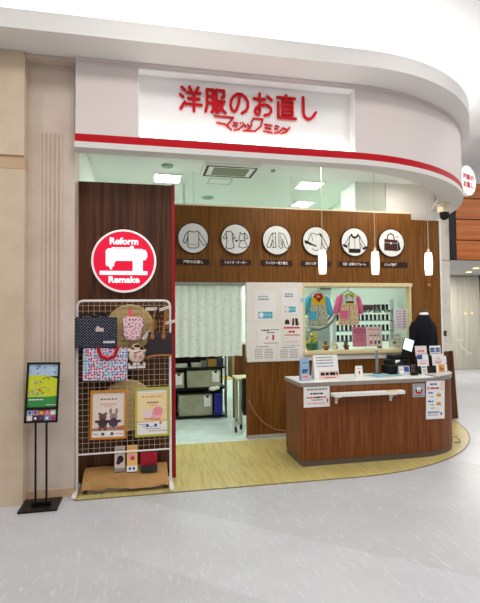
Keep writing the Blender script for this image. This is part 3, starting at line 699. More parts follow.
def pinktoys(b, w, h, z):
    b.rect(-w, w, -h*.42, h*.86, mat('poster_apricot', (246, 220, 168), .7), z)
    b.dashes(-w*.7, w*.7, h*.68, .016, INKORANGE, z+.001, .6); b.dashes(-w*.35, w*.4, h*.42, .013, INKBROWN, z+.001); b.dashes(-w*.2, w*.3, h*.30, .012, INKORANGE, z+.001)
    for cx, cy, r, c in ((-.045, -.02, .042, (240, 214, 218)), (.0, -.035, .034, (240, 170, 170)), (.05, .005, .046, (242, 150, 160)), (.045, -.03, .04, (246, 180, 184))):
        b.disc(cx, cy, r, r*.9, mat('toy_%d' % c[1], c, .8), z+.001+cy*.002, 18)
        b.disc(cx, cy-r*.95, r*.8, r*.22, mat('toy_shadow', (206, 140, 90), .8), z+.0006, 14)
    b.line([(-w, -h*.43), (w, -h*.40)], .006, INKORANGE, z+.001)
    for cx, c in ((-.045, INKBLUE), (.03, INKBLUE), (.075, INKORANGE)): b.disc(cx, -h*.60+(.02 if c is INKORANGE else 0), .013, .016, c, z+.001, 12)
    for k in range(4): b.dashes(-w*.9+k*.03, -w*.3+k*.06, -h*(.55+.1*k), .008, INKGREY, z+.001)
framed(-.313, .672, .32, .44, mat('orange_frame', (206, 132, 40), .5), 'orange framed poster of a bear and a rabbit toy on the grid', bears, -1)
framed(.078, .678, .315, .45, mat('green_frame', (188, 180, 66), .5), 'yellow green framed poster of pink round toys on the grid', pinktoys)

# kraft paper covered box with three small displays on top
b = MB(KRAFT)
n = 14; rings = []
def krow(y, z, amp):
    return [(-.53+.745*i/n, y+random.uniform(-amp, amp), max(z+random.uniform(-amp, amp), .006)) for i in range(n+1)]
rows = [krow(4.268, .045, .012), krow(4.285, .08, .010), krow(4.34, .125, .007), krow(4.42, .145, .005), krow(4.50, .165, .005), krow(4.535, .165, .004), krow(4.545, .02, .003)]
V = [p_ for r in rows for p_ in r]; m_ = n+1
b.add(V, [(i*m_+t, i*m_+t+1, (i+1)*m_+t+1, (i+1)*m_+t) for i in range(len(rows)-1) for t in range(n)], 0, True)
for e in (0, n):
    L_ = [r[e] for r in rows]+[(rows[0][e][0], 4.30, .008)]
    b.add(L_, [tuple(range(len(L_)))], 0)
b.box(-.49, .18, 4.33, 4.53, .004, .09, mat('inner_carton', (226, 208, 190), .8))
b.obj('covered_box', None, 'low box wrapped in crumpled kraft paper at the foot of the grid', 'box')
def stand_card(x, w, h, y, z, cols, label, kind):
    s = thing('leaflet_holder', label, 'leaflet holder', (x, y, z), 'small displays on the kraft box')
    b = MB(cols[0]); b.face(x, y, z, tilt=8); b.box(-w/2, w/2, .0, h, 0, .006)
    if kind == 0: b.dashes(-w*.35, w*.35, h*.85, .012, INKGREY, .007); b.disc(.005, h*.48, .03, .032, INK, .007, 14); b.disc(-.012, h*.36, .02, .02, INKBROWN, .0072, 12); b.rect(-w/2, w/2, 0, h*.14, mat('leaf_grey', (150, 140, 136), .7), .007)
    if kind == 1:
        b.dashes(-w*.35, w*.35, h*.88, .012, INKORANGE, .007); b.disc(0, h*.55, .032, .03, INKPINK, .007, 16); b.disc(.004, h*.5, .018, .018, INKRED, .0072, 12); b.rect(-w/2, w/2, 0, h*.22, PAPER, .007)
        for q in (-.02, .015): b.rect(q-.01, q+.01, h*.07, h*.17, INKBLUE, .008)
    b.obj('leaflet', s)
    if kind == 2:
        b = MB(ACRYL); b.face(x, y, z, tilt=8); b.box(-w/2, w/2, h*.0, h*1.22, .009, .012); b.obj('clear_cover', s)
        b = MB(DARK); b.face(x, y, z); b.box(-w/2-.003, w/2+.003, 0, .045, -.02, .04); b.obj('base', s)
    else:
        b = MB(WHITEM); b.face(x, y, z); b.box(-w/2, w/2, 0, .03, -.03, .0); b.obj('base', s)
stand_card(-.215, .092, .225, 4.40, .150, [mat('leaflet_mauve', (214, 196, 190), .7)], 'mauve leaflet with a dark toy, first from the recess on the kraft box', 0)
stand_card(-.105, .094, .235, 4.385, .146, [mat('leaflet_orange', (242, 190, 110), .7)], 'orange and white leaflet in the middle of the kraft box', 1)
stand_card(.045, .145, .165, 4.385, .146, [mat('leaflet_red', (196, 26, 44), .6)], 'red leaflet in a dark based clear holder on the kraft box', 2)

# ------------------------------------------------------------------ poster stand by the pillar
s = thing('poster_stand', 'black floor stand holding a colourful meadow poster before the pillar recess', 'sign stand', (-.84, 4.12, 0))
BY = 4.13
b = MB(BLACKM); b.box(-.985, -.685, 4.0, 4.27, 0.004, .016); b.box(-.905, -.755, 4.11, 4.15, .016, .045); b.obj('base', s, bevel=.003)
for x in (-.875, -.79): MB(BLACKM).tube([(x, BY, .03), (x, BY-.01, .78)], .0085, 0, 8).obj('pole', s)
b = MB(BLACK); b.face(-.818, 4.10, .94, tilt=7, yaw=2, roll=-1.4)
W, H = .128, .245
b.box(-W, W, -H, H, -.008, -.002)
t = .016
b.box(-W, W, H-t, H, -.002, .012); b.box(-W, W, -H, -H+t, -.002, .012); b.box(-W, -W+t, -H, H, -.002, .012); b.box(W-t, W, -H, H, -.002, .012); b.box(-W, W, -H+.105, -H+.125, -.002, .012)
b.obj('frame', s)
b = MB(PAPER); b.face(-.818, 4.10, .94, tilt=7, yaw=2, roll=-1.4)
x0, x1 = -W+t, W-t; y1 = H-t; y0 = -H+.125
def Yq(k): return y0+(y1-y0)*k
b.rect(x0, x1, Yq(.72), y1, mat('sky_print', (176, 200, 222), .6), .001)
b.poly([(x0, Yq(.22)), (x1, Yq(.25)), (x1, Yq(.66)), (.02, Yq(.74)), (x0, Yq(.74))], mat('meadow_print', (206, 212, 40), .6), .0015)
b.rect(x0, x1, y0, Yq(.24), mat('green_print', (58, 140, 72), .6), .002)
for k in range(46):
    c = random.choice([INKORANGE, INKRED, INKTEAL, INKGREEN, INKYEL, mat('lilac_print', (150, 160, 200), .6)])
    yy = random.choice([random.uniform(.28, .46), random.uniform(.28, .46), random.uniform(.5, .72), random.uniform(.76, .98)])
    if yy > .74: c = random.choice([INKBLUE, mat('lilac_print', 0), PAPER, mat('haze_print', (130, 160, 180), .6)])
    b.disc(random.uniform(x0+.012, x1-.012), Yq(yy), random.uniform(.006, .013), random.uniform(.003, .007), c, .0022+k*.00002, 8)
b.dashes(x0+.008, .01, Yq(.175), .012, PAPER, .003); b.dashes(.035, x1-.006, Yq(.05), .008, PAPER, .003)
b.obj('poster', s)
b = MB(PAPER); b.face(-.818, 4.10, .94, tilt=7, yaw=2, roll=-1.4)
cs = [(170, 180, 214), (198, 150, 160), (196, 120, 90), (222, 110, 110), (206, 224, 200), (226, 216, 200), (70, 40, 66), (90, 50, 60), (120, 150, 200), (206, 90, 110)]
for k in range(10):
    c = k % 5; r_ = k//5; wd = (x1-x0)/5; yy = -H+t+.044*(1-r_)
    b.rect(x0+c*wd+.001, x0+(c+1)*wd-.001, yy+.001, yy+.043, mat('thumb_%d' % k, cs[k], .6), .002)
    b.disc(x0+(c+.5)*wd, yy+.02, .01, .012, random.choice([PAPER, INKPINK, INKBLUE, INKYEL, INKBROWN]), .0025, 10)
b.obj('picture_strip', s)

# ------------------------------------------------------------------ the counter
s = thing('service_counter', 'reddish wood service counter with white top and rounded end', 'counter', (2.5, 4.8, 0))
def counter_outline(d, x0=None, xs=None):
    xa = 1.585+d if x0 is None else x0
    e = [(2.9+(.70-d)*math.cos(R(a)), 5.06+(.50-d)*math.sin(R(a))) for a in [-90+90*i/20 for i in range(21)]]
    return [(xa, 4.56+d)]+e+[(3.60-d, 5.10-d), (xa, 5.10-d)]
b = MB(COUNTER_WOOD); b.prism(counter_outline(0), .065, .82, 0, True); b.obj('body', s)
b = MB(TOE); b.prism(counter_outline(.005), .004, .065, 0, True); b.obj('toe_kick', s)
TOPW = mat('counter_top', (230, 232, 228), .3, 0, .5); TOPE = mat('counter_edge', (150, 142, 136), .4)
b = MB(TOPW); b.prism(counter_outline(-.010), .82, .86, TOPW, True, TOPE); b.obj('worktop', s, bevel=.004)
e = counter_outline(-.014); e = [(3.17, 4.546)]+[p_ for p_ in e[1:] if p_[0] > 3.18]; e[-1] = (3.614, 5.114); e.append((3.17, 5.114))
b = MB(mat('end_top', (196, 190, 184), .35)); b.prism(e, .858, .870, 0, True, TOPE); b.obj('end_worktop', s, bevel=.004)
sh = MB(WHITEM); sh.prism(rounded(1.89, 2.70, 4.43, 4.545, .03), .722, .752, 0, True); sh.obj('bag_shelf', s, bevel=.006)
shelf = bpy.data.objects['bag_shelf']
for x in (1.965, 2.585):
    q = MB(WHITEM); q.box(x-.012, x+.012, 4.545, 4.562, .635, .75); q.box(x-.012, x+.012, 4.45, 4.55, .71, .723); q.tube([(x, 4.553, .65), (x, 4.50, .715)], .008); q.obj('shelf_bracket', shelf)
q = MB(mat('shelf_card', (206, 176, 120), .6)).box(2.50, 2.63, 4.45, 4.53, .752, .755); q.obj('brown_card', None, 'small brown card lying on the white bag shelf', 'card')

def notice(x, y, z, w, h, label, draw, base=PAPER, tilt=0, yaw=0, roll=0, name='paper_notice', group=None, th=.003, cat='notice'):
    b = MB(base); b.face(x, y, z, tilt=tilt, yaw=yaw, roll=roll); b.box(-w/2, w/2, -h/2, h/2, -th, 0)
    draw(b, w/2, h/2); return b.obj(name, None, label, cat, group)
def d1(b, w, h):
    b.dashes(-w*.75, w*.8, h*.74, .020, INKGREY); b.dashes(-w*.5, w*.5, h*.32, .020, INK); b.dashes(-w*.75, w*.75, -h*.05, .020, INKRED); b.dashes(-w*.05, w*.3, -h*.05, .022, INK, .0025)
    b.dashes(-w*.4, w*.5, -h*.30, .014, INKGREY); b.dashes(-w*.7, w*.6, -h*.62, .018, INKPINK); b.rect(w*.74, w*.84, -h*.55, -h*.2, INKRED)
notice(1.752, 4.5565, .712, .285, .21, 'square white notice with black and red print taped on the counter front', d1)
def d2(b, w, h):
    b.disc(0, h*.12, w*.42, h*.38, PAPER, .002, 20); b.poly([(-w*.5, -h*.15), (w*.5, -h*.15), (w*.4, -h*.5), (-w*.4, -h*.5)], INKRED, .0025); b.disc(0, h*.02, w*.12, h*.1, INK, .003, 10)
    b.rect(-w*.55, -w*.3, -h*.2, h*.15, INK, .0022); b.rect(w*.3, w*.55, -h*.2, h*.15, INK, .0022); b.dashes(-w*.8, w*.8, h*.78, .008, INKGREY); b.dashes(-w*.7, w*.7, -h*.75, .01, INKGREY)
notice(2.925, 4.5565, .73, .148, .145, 'small grey square sticker with a white emblem on the counter front', d2, mat('sticker_grey', (176, 172, 182), .6), yaw=0, name='sticker', cat='sticker')
def d3(b, w, h):
    b.dashes(-w*.6, w*.25, h*.83, .022, INKBLUE); b.disc(-w*.78, h*.62, .018, .018, INKRED, .002, 14); b.disc(-w*.78, h*.62, .010, .010, PAPER, .0025, 12); b.dashes(-w*.55, w*.5, h*.62, .026, INKRED)
    b.line([(w*.6, h*.55), (w*.82, h*.55), (w*.82, h*.9), (w*.6, h*.9)], .005, INKORANGE, .002, True)
    b.dashes(-w*.8, -w*.2, h*.38, .022, INKBLUE); b.dashes(-w*.6, -w*.2, h*.18, .012, INKGREY)
    for y, k in ((.25, .2), (-.2, .3)):
        b.poly([(w*.1, h*(y-.08)), (w*.62, h*(y-.08)), (w*.55, h*(y+.08)), (w*.40, h*(y+.06)), (w*.36, h*(y+.16)), (w*.28, h*(y+.06)), (w*.14, h*(y+.08))], INKORANGE, .002)
    b.dashes(-w*.8, -w*.15, -.07*h, .022, INKBLUE); b.dashes(-w*.6, -w*.15, -.25*h, .012, INKGREY); b.dashes(-w*.5, -w*.1, -.42*h, .016, INKORANGE)
    b.dashes(-w*.8, w*.4, -h*.64, .020, INKBLUE); b.dashes(-w*.8, w*.3, -h*.78, .012, INKGREY); b.rect(w*.55, w*.7, -h*.8, -h*.66, INK)
notice(3.135, 4.572, .615, .25, .415, 'tall white poster with orange pictures taped on the counter rounded corner', d3, yaw=7, roll=-2)

TZ = .86
def tent(x, y, w, h, label, draw, base=PAPER, yaw=0, group=None, tilt=12, name='tent_card'):
    b = MB(base); b.face(x, y, TZ+.001, tilt=tilt, yaw=yaw); b.box(-w/2, w/2, 0, h, -.004, 0); draw(b, w/2, h)
    b.T = Matrix.Translation((x, y, TZ+.001)) @ Matrix.Rotation(R(yaw), 4, 'Z')
    q = h*math.sin(R(tilt)); b.add([(-w/2, q, h*math.cos(R(tilt))), (w/2, q, h*math.cos(R(tilt))), (w/2, q*2.2, 0), (-w/2, q*2.2, 0)], [(0, 1, 2, 3)], base)
    return b.obj(name, None, label, 'card', group)
BLUEC = mat('blue_card', (150, 186, 216), .6)
def t1(b, w, h):
    b.dashes(-w*.5, w*.6, h*.80, .012, INKBLUE); b.dashes(-w*.6, w*.7, h*.47, .03, INKBLUE, .002, .2); b.dashes(-w*.6, w*.5, h*.38, .02, INK, .0022); b.rect(-w*.8, w*.8, h*.05, h*.28, mat('card_pink', (226, 190, 190), .7)); b.dashes(-w*.5, w*.5, h*.17, .016, INKRED, .0025)
tent(1.682, 4.70, .10, .235, 'narrow blue standing card at the counter end nearest the doorway', t1, BLUEC, tilt=6)
def t2(b, w, h):
    for k in range(4): b.dashes(-w*.75, w*.6, h*(.9-.12*k), .014, INKGREY if k != 2 else INKBLUE)
    b.rect(-w*.62, w*.98, h*.02, h*.34, mat('card_salmon', (238, 206, 196), .7), .0016); b.dashes(-w*.5, w*.9, h*.22, .045, INK, .002, .2); b.dashes(-w*.2, w*.7, h*.07, .014, INKRED)
tent(1.945, 4.74, .29, .265, 'large white standing card with big black print on the counter', t2, tilt=10, yaw=3)
def t3(b, w, h): b.dashes(-w*.5, w*.5, h*.75, .012, INKORANGE); b.disc(0, h*.4, .01, .02, INKRED, .002, 10)
tent(2.365, 4.82, .085, .125, 'tiny white standing card in the middle of the counter top', t3, tilt=10)
b = MB(mat('desk_mat', (196, 214, 206), .3)); b.at(2.70, 4.87, TZ+.001, rz=8); b.box(-.21, .20, -.13, .14, 0, .003)
b.at(2.70, 4.87, TZ+.0045, rz=8)
for k in range(9): b.rect(-.18+(k % 3)*.125, -.08+(k % 3)*.125, -.10+(k//3)*.075, -.045+(k//3)*.075, random.choice([INKTEAL, mat('mat_print', (120, 150, 148), .6), PAPER]), .0002)
b.obj('desk_mat', None, 'pale printed price mat lying flat on the counter', 'mat')
b = MB(BLACK); b.at(3.03, 4.80, TZ+.001, rz=15); b.rbox(-.045, .045, -.025, .025, 0, .03, .015, BLACK); b.rbox(-.04, .035, -.018, .018, .03, .04, .012, DARK); b.obj('stapler', None, 'small black stapler at the edge of the counter top', 'stapler')
def t4(b, w, h): b.rect(-w*.85, -w*.1, h*.15, h*.85, PAPER); b.dashes(-w*.7, -w*.2, h*.6, .012, INKGREY, .0025); b.rect(w*.0, w*.85, h*.35, h*.9, INKBLUE)
tent(2.935, 4.845, .135, .105, 'small card with dark blue corner before the black till', t4, mat('card_grey', (200, 200, 210), .6), yaw=-5)

# the till
s = thing('cash_register', 'black till with a bright slanted screen on the counter', 'cash register', (3.0, 5.0, TZ))
b = MB(BLACK); b.at(2.965, 5.0, TZ+.001, rz=6); b.box(-.19, .12, -.07, .10, 0, .11); b.box(-.16, .10, -.05, .10, .11, .17); b.box(-.12, .12, -.03, .10, .17, .22); b.obj('body', s, bevel=.012)
b = MB(BLACK); b.at(3.04, 5.01, TZ+.19, rz=10); b.tube([(0, .02, 0), (.02, .03, .12)], .022); b.box(-.07, .02, -.055, -.02, .0, .06); b.obj('screen_arm', s)
b = MB(BLACK); b.face(3.075, 4.985, TZ+.335, tilt=24, yaw=-10, roll=-22); b.box(-.062, .062, -.085, .085, -.03, 0); b.obj('screen', s, bevel=.006)
sc_ = bpy.data.objects['screen']
b = MB(mat('screen_glow', (206, 234, 238), .3, emit=.75)); b.face(3.075, 4.985, TZ+.335, tilt=24, yaw=-10, roll=-22); b.rect(-.054, .054, -.072, .076, 0, .001); b.obj('display', sc_)
b = MB(DARK); b.at(2.90, 4.96, TZ+.102); b.box(-.06, .06, -.04, .05, 0, .03); b.tube([(-.02, -.04, .03), (-.02, -.02, .05), (.03, -.02, .05)], .012, PAPER); b.obj('receipt_printer', s)
b = MB(mat('till_keys', (120, 112, 100), .5))
b.at(3.11, 4.93, TZ+.02, rz=10)
for i in range(5):
    for j in range(4): b.box(-.05+i*.022, -.034+i*.022, -.01+j*.0, .0, j*.024, .018+j*.024)
b.obj('keypad', s)
b = MB(mat('pen_brown', (176, 128, 70), .5)); b.tube([(3.20, 5.06, TZ+.17), (3.165, 5.08, TZ+.34)], .008); b.tube([(3.20, 5.06, TZ), (3.20, 5.06, TZ+.18)], .03, BLACK, 12); b.obj('pen_pot', None, 'black pot with a light brown pen behind the till', 'pen pot')
b = MB(GREY); b.at(2.70, 5.05, TZ+.001); b.box(-.04, .04, -.03, .03, 0, .012, DARK); b.box(-.014, .014, -.01, .01, .012, .27); b.obj('card_post', None, 'thin grey upright post behind the counter mat', 'post')

# leaflets standing in clear steps at the rounded end
def lf(kind):
    def d(b, w, h):
        if kind == 0: b.rect(-w, w, -h, h, mat('leaf_pink', (240, 222, 222), .7), .001); b.dashes(-w*.6, w*.5, 0, .02, INKRED); b.dashes(-w*.5, w*.6, -h*.5, .012, INKPINK)
        if kind == 1: b.rect(-w, -w*.1, h*.2, h, INKBLUE); b.dashes(-w*.6, w*.8, -h*.15, .012, INKPINK); b.dashes(-w*.7, w*.6, -h*.55, .012, INKRED)
        if kind == 2: b.dashes(-w*.7, w*.7, h*.4, .016, INKBLUE); b.dashes(-w*.6, w*.6, -h*.1, .012, INKGREY); b.rect(-w*.6, w*.6, -h*.7, -h*.35, mat('leaf_lilac', (190, 196, 220), .7))
        if kind == 3:
            for q in (-.5, .45): b.rect(w*(q-.38), w*(q+.38), -h*.3, h*.6, mat('leaf_navy', (66, 84, 150), .7)); b.line([(w*(q-.3), h*.1), (w*(q+.3), h*.1)], .004, PAPER, .0025)
            b.dashes(-w*.8, w*.8, -h*.6, .01, INKGREY)
        if kind == 4: b.line([(-w*.5, -h*.3), (0, h*.5), (w*.5, -h*.3)], .008, INKPINK, .002, True); b.dashes(-w*.5, w*.5, -h*.6, .012, INKRED)
        if kind == 5: b.rect(-w*.55, w*.6, -h*.7, h*.75, INKORANGE); b.disc(0, 0, w*.35, h*.4, mat('leaf_brown', (180, 110, 50), .7), .0025, 12); b.disc(w*.2, h*.3, w*.2, h*.2, INKYEL, .003, 10)
        if kind == 6: b.rect(-w, w, h*.0, h*.14, INKBLUE); b.rect(-w, w, -h*.9, -h*.78, INKBLUE)
    return d
for x, y, z, w, h, k, l in ((3.205, 4.93, 1.123, .155, .12, 0, 'pale pink leaflet at the back of the stepped rack'), (3.195, 4.88, 1.018, .15, .13, 1, 'white leaflet with a blue corner in the stepped rack'), (3.17, 4.82, 0.923, .075, .115, 2, 'narrow white leaflet with blue print low in the rack'),
                            (3.40, 4.94, 1.123, .15, .115, 3, 'white leaflet with two navy squares at the top of the rack'), (3.40, 4.89, 1.018, .16, .13, 4, 'white leaflet with a pink triangle in the rack'), (3.40, 4.83, 0.923, .14, .115, 5, 'leaflet with an orange picture at the front of the rack'), (3.51, 4.93, 0.958, .07, .20, 6, 'tall white leaflet with blue bands at the rack end')):
    notice(x, y, z, w, h, l, lf(k), tilt=7, yaw=3, name='leaflet', group='leaflets at the rounded counter end', cat='leaflet')
s = thing('leaflet_rack', 'dark stepped rack holding white leaflets at the rounded counter end', 'leaflet rack', (3.33, 4.93, .871))
b = MB(mat('rack_dark', (52, 36, 30), .5)); b.at(0, 0, .8715)
b.box(3.12, 3.48, 4.87, 4.90, 0, .075); b.box(3.12, 3.48, 4.925, 4.945, .0, .17); b.box(3.12, 3.48, 4.97, 5.0, 0, .27); b.box(3.12, 3.48, 4.87, 5.0, 0, .006); b.obj('steps', s)

# ------------------------------------------------------------------ behind the counter
s = thing('suit_mannequin', 'dark navy suit jacket seen from behind on a bust by the teak wall', 'mannequin', (3.575, 5.45, 0))
def ell(cx, cy, z, rx, ry, n=20): return [(cx+rx*math.cos(2*PI*t/n), cy+ry*math.sin(2*PI*t/n), z) for t in range(n)]
x, y = 3.575, 5.45
b = MB(SUITCLOTH)
b.loft([ell(x, y, .72, .15, .115), ell(x, y, .80, .154, .12), ell(x, y, .95, .14, .11), ell(x, y, 1.10, .138, .108), ell(x, y, 1.25, .152, .115), ell(x, y, 1.36, .158, .11), ell(x, y, 1.43, .145, .10), ell(x+.01, y, 1.49, .10, .085), ell(x+.015, y, 1.535, .075, .07), ell(x+.018, y, 1.55, .06, .06)]); b.obj('jacket', s)
for k in (-1, 1):
    b = MB(SUITCLOTH); b.tube([(x+k*.112, y, 1.44), (x+k*.14, y, 1.37), (x+k*.152, y-.01, 1.20), (x+k*.156, y-.02, 1.0), (x+k*.152, y-.04, .82)], [.046, .052, .048, .044, .04], 0, 14); b.obj('sleeve', s)
b = MB(PAPER); b.loft([ell(x+.02, y, 1.535, .062, .06), ell(x+.022, y, 1.575, .054, .053), ell(x+.022, y, 1.58, .046, .046)]); b.obj('collar', s)
b = MB(mat('neck_cap', (90, 60, 48), .6)); b.loft([ell(x+.022, y, 1.57, .046, .046), ell(x+.022, y, 1.605, .042, .042), ell(x+.022, y, 1.62, .028, .028)]); b.obj('neck_cap', s)
b = MB(BLACKM); b.tube([(x, y, .02), (x, y, .75)], .015); b.at(x, y, 0.004).lathe([(.15, 0), (.15, .015), (.03, .03)], 0, 24); b.obj('stand', s)
b = MB(mat('hook_brass', (214, 170, 90), .35, .6)); b.face(3.861, 5.752, 1.962); b.lathe([(.012, 0), (.012, .02), (.024, .03), (.02, .042)], 0, 14); b.obj('wall_hook', None, 'small brass coat hook on the teak wall above the suit', 'hook')
s = thing('wooden_board', 'narrow dark board with pale edge standing behind the rounded counter end', 'board', (4.48, 6.14, 0))
b = MB(WALNUT); b.at(4.475, 6.14, .005, ry=-3.4); b.box(-.13, .095, -.015, .015, 0, 1.0); b.obj('panel', s)
b = MB(PALE_WOOD); b.at(4.475, 6.14, .005, ry=-3.4); b.box(.095, .108, -.016, .016, 0, 1.0); b.obj('edge_strip', s)
b = MB(CREAM).at(4.47, 6.30, 0.004); b.box(-.02, .02, -.015, .015, 0, 1.22); b.box(-.06, .06, -.1, .1, 0, .02); b.obj('post', None, 'thin cream upright post beside the dark board', 'post')
b = MB(mat('loop_brown', (150, 110, 70), .5)); b.tube([(3.80, 5.21, .010), (3.865, 5.205, .010), (3.835, 5.16, .010), (3.795, 5.06, .010), (3.725, 4.965, .010), (3.70, 4.99, .010), (3.67, 5.0, .010)], .005, 0, 6); b.obj('cable_loop', None, 'thin brown cable loop on the floor at the rounded counter foot', 'cable')
b = MB(mat('cord_pink', (186, 140, 120), .5)); b.tube([(1.29, 5.738, .50), (1.373, 5.738, .335), (1.44, 5.738, .255), (1.502, 5.738, .19), (1.632, 5.735, .11), (1.764, 5.73, .085), (1.95, 5.73, .075)], .004, 0, 6); b.obj('power_cable', None, 'thin pinkish cord curving down the low teak wall', 'cord')

# notices on the pale board
def n1(b, w, h): b.dashes(-w*.6, w*.35, h*.55, .022, INKTEAL); b.dashes(-w*.6, w*.45, h*.38, .022, INKGREY); b.rect(-w*.62, w*.68, -h*.85, -h*.42, INKTEAL); b.disc(-w*.35, -h*.63, .03, .035, PAPER, .002, 14); b.dashes(-w*.1, w*.55, -h*.62, .035, mat('pale_teal', (150, 208, 226), .7), .002)
notice(1.522, 5.731, 1.692, .285, .40, 'larger white poster with a teal band on the pale notice board', n1, group=None)
notice(1.855, 5.731, 1.742, .225, .335, 'smaller white poster with a teal band on the pale notice board', n1)
def n2(b, w, h): b.dashes(-w*.7, 0, h*.7, .022, INK); b.dashes(.02, w*.9, h*.75, .012, INKGREY); b.dashes(-w*.2, w*.5, h*.42, .016, INKBROWN); b.disc(-.03, -.02, .014, .02, INKPINK, .002, 10); b.rect(w*.25, w*.42, -h*.45, h*.15, INKRED); b.dashes(-w*.5, w*.8, -h*.8, .012, INKGREY)
notice(1.575, 5.731, 1.295, .30, .22, 'white notice with a small red figure under the larger teal poster', n2)
def n3(b, w, h):
    b.poly([(-w*.85, h*.55), (-w*.3, h*.55), (-w*.3, h*.80), (-w*.55, h*.92), (-w*.85, h*.80)], INKBROWN); b.poly([(.01, h*.98), (w*.28, h*.98), (w*.30, h*.50), (.0, h*.45)], INKBROWN); b.poly([(w*.38, h*.98), (w*.70, h*.98), (w*.86, h*.48), (w*.45, h*.45)], INKBROWN)
    b.dashes(-w, w*.95, h*.30, .030, INKRED, .002, .15); b.dashes(-w*.4, w*.35, h*.02, .035, INKRED, .002, .2); b.dashes(-w*.9, w*.95, -h*.22, .018, INKRED); b.dashes(-w*.8, w*.7, -h*.7, .012, INKPINK)
notice(1.878, 5.731, 1.345, .22, .36, 'notice with brown boots and red lettering on the pale board', n3, NOTICE)
def n4(b, w, h):
    b.dashes(-w*.7, w*.5, h*.78, .014, INKGREY)
    for k in range(6): b.dashes(-w*.8, -w*.1, h*(.45-.22*k), .010, INKGREY); b.dashes(w*.05, w*.8, h*(.45-.22*k), .010, INKGREY)
notice(1.50, 5.731, 1.085, .30, .20, 'white sheet of fine print low on the board nearest the doorway', n4)
notice(1.835, 5.731, 1.075, .30, .19, 'white sheet of fine print low on the board under the boots notice', n4)
b = MB(PAPER); b.face(2.02, 5.73, 1.755); b.lathe([(.035, 0), (.035, .003)], 0, 24); b.disc(0, 0, .028, .028, INKTEAL, .0035, 20); b.disc(.0, 0, .018, .018, PAPER, .004, 16); b.disc(.006, 0, .008, .01, INKBLUE, .0045, 10); b.obj('round_sticker', None, 'small round blue sticker at the window frame edge', 'sticker')

# ------------------------------------------------------------------ in the window
def smock(x, z, label, cm, cb, ccol, cbib, cpocket, pk, hg, yoke=None):
    Y0 = 5.89 if yoke else 5.93
    s = thing('child_smock', label, 'smock', (x, 5.90, z-.46), 'smocks hanging in the window')
    y = Y0
    b = MB(cb); b.face(x, y, z)
    puffy(b, [(-.10, .0), (.10, .0), (.125, -.10), (.15, -.395), (.05, -.42), (-.05, -.405), (-.145, -.415), (-.125, -.10)][::-1], 0, .07, cb, .94)
    b.box(-.003, .003, -.40, -.08, .068, .074, mat('smock_seam', (150, 130, 110), .8)); b.obj('body', s)
    for k in (-1, 1):
        b = MB(cm); b.face(x, y-.035, z)
        b.tube([(k*.085, -.02, 0), (k*.128, -.05, .0), (k*.165, -.17, .004), (k*.188, -.26, .0)], [.03, .046, .042, .034], 0, 12); b.obj('sleeve', s)
    b = MB(cbib); b.face(x, y-.074, z); b.poly([(-.10, -.02), (.10, -.02), (.095, -.13), (-.095, -.13)][::-1], cbib, .0); b.box(-.092, .092, -.13, -.02, -.01, .004, cbib); 
    if yoke: b.rect(-.06, .06, -.115, -.09, INK, .006); b.rect(-.07, .07, -.13, -.115, INKYEL, .006); b.line([(-.06, -.02), (-.035, -.08)], .008, INKBLUE, .006); b.line([(.06, -.02), (.035, -.08)], .008, INKBLUE, .006)
    b.obj('bib', s)
    b = MB(ccol); b.face(x, y-.05, z-.005); b.tube([(.052*math.cos(R(a)), -.008+.026*math.sin(R(a)), .02+.012*math.cos(R(a*2))) for a in range(0, 360, 24)], .015, 0, 8, True)
    if not yoke: b.poly([(-.05, -.03), (.0, -.095), (.05, -.03)], ccol, .045)
    b.obj('collar', s)
    b = MB(cpocket); b.face(x+pk, y-.076, z-.27); b.box(-.047, .047, -.055, .055, -.01, .004, cpocket); b.obj('pocket', s)
    h = MB(hg); h.face(x, Y0-.03, z+.035); h.tube([(-.13, -.05, 0), (-.02, .015, 0), (0, .02, 0), (.02, .015, 0), (.13, -.05, 0)], .006, 0, 6)
    h.tube([(0, .02, 0), (0, .05, 0), (.012, .062, 0), (.018, .075, 0), (.008, .09, 0), (-.006, .088, 0)], .0035, 0, 6)
    return h
SKY = mat('sky_blue_cloth', (72, 176, 214), .8); PINKC = mat('hot_pink_cloth', (232, 100, 150), .8); YEL = mat('yellow_cloth', (240, 200, 60), .8); LIME = mat('lime_cloth', (190, 210, 70), .8); WHT = mat('white_cloth', (236, 228, 222), .8)
h = smock(2.295, 1.825, 'child smock with blue sleeves, red collar and yellow bib in the window', SKY, GREYPRINT, RED, YEL, SKY, -.075, SILVER)
h.obj('coat_hanger', None, 'grey hanger carrying the blue sleeved smock', 'hanger')
h = smock(2.725, 1.832, 'child smock with pink sleeves and lime collar in the window', PINKC, PEACHPRINT, LIME, WHT, PINKC, -.075, BLACK, True)
h.obj('coat_hanger', None, 'black hanger carrying the pink sleeved smock', 'hanger')
MB(LGREY).tube([(2.063, 5.885, 1.93), (3.574, 5.885, 1.93)], .006).obj('hanging_rail', None, 'thin grey rail along the top of the window', 'rail')
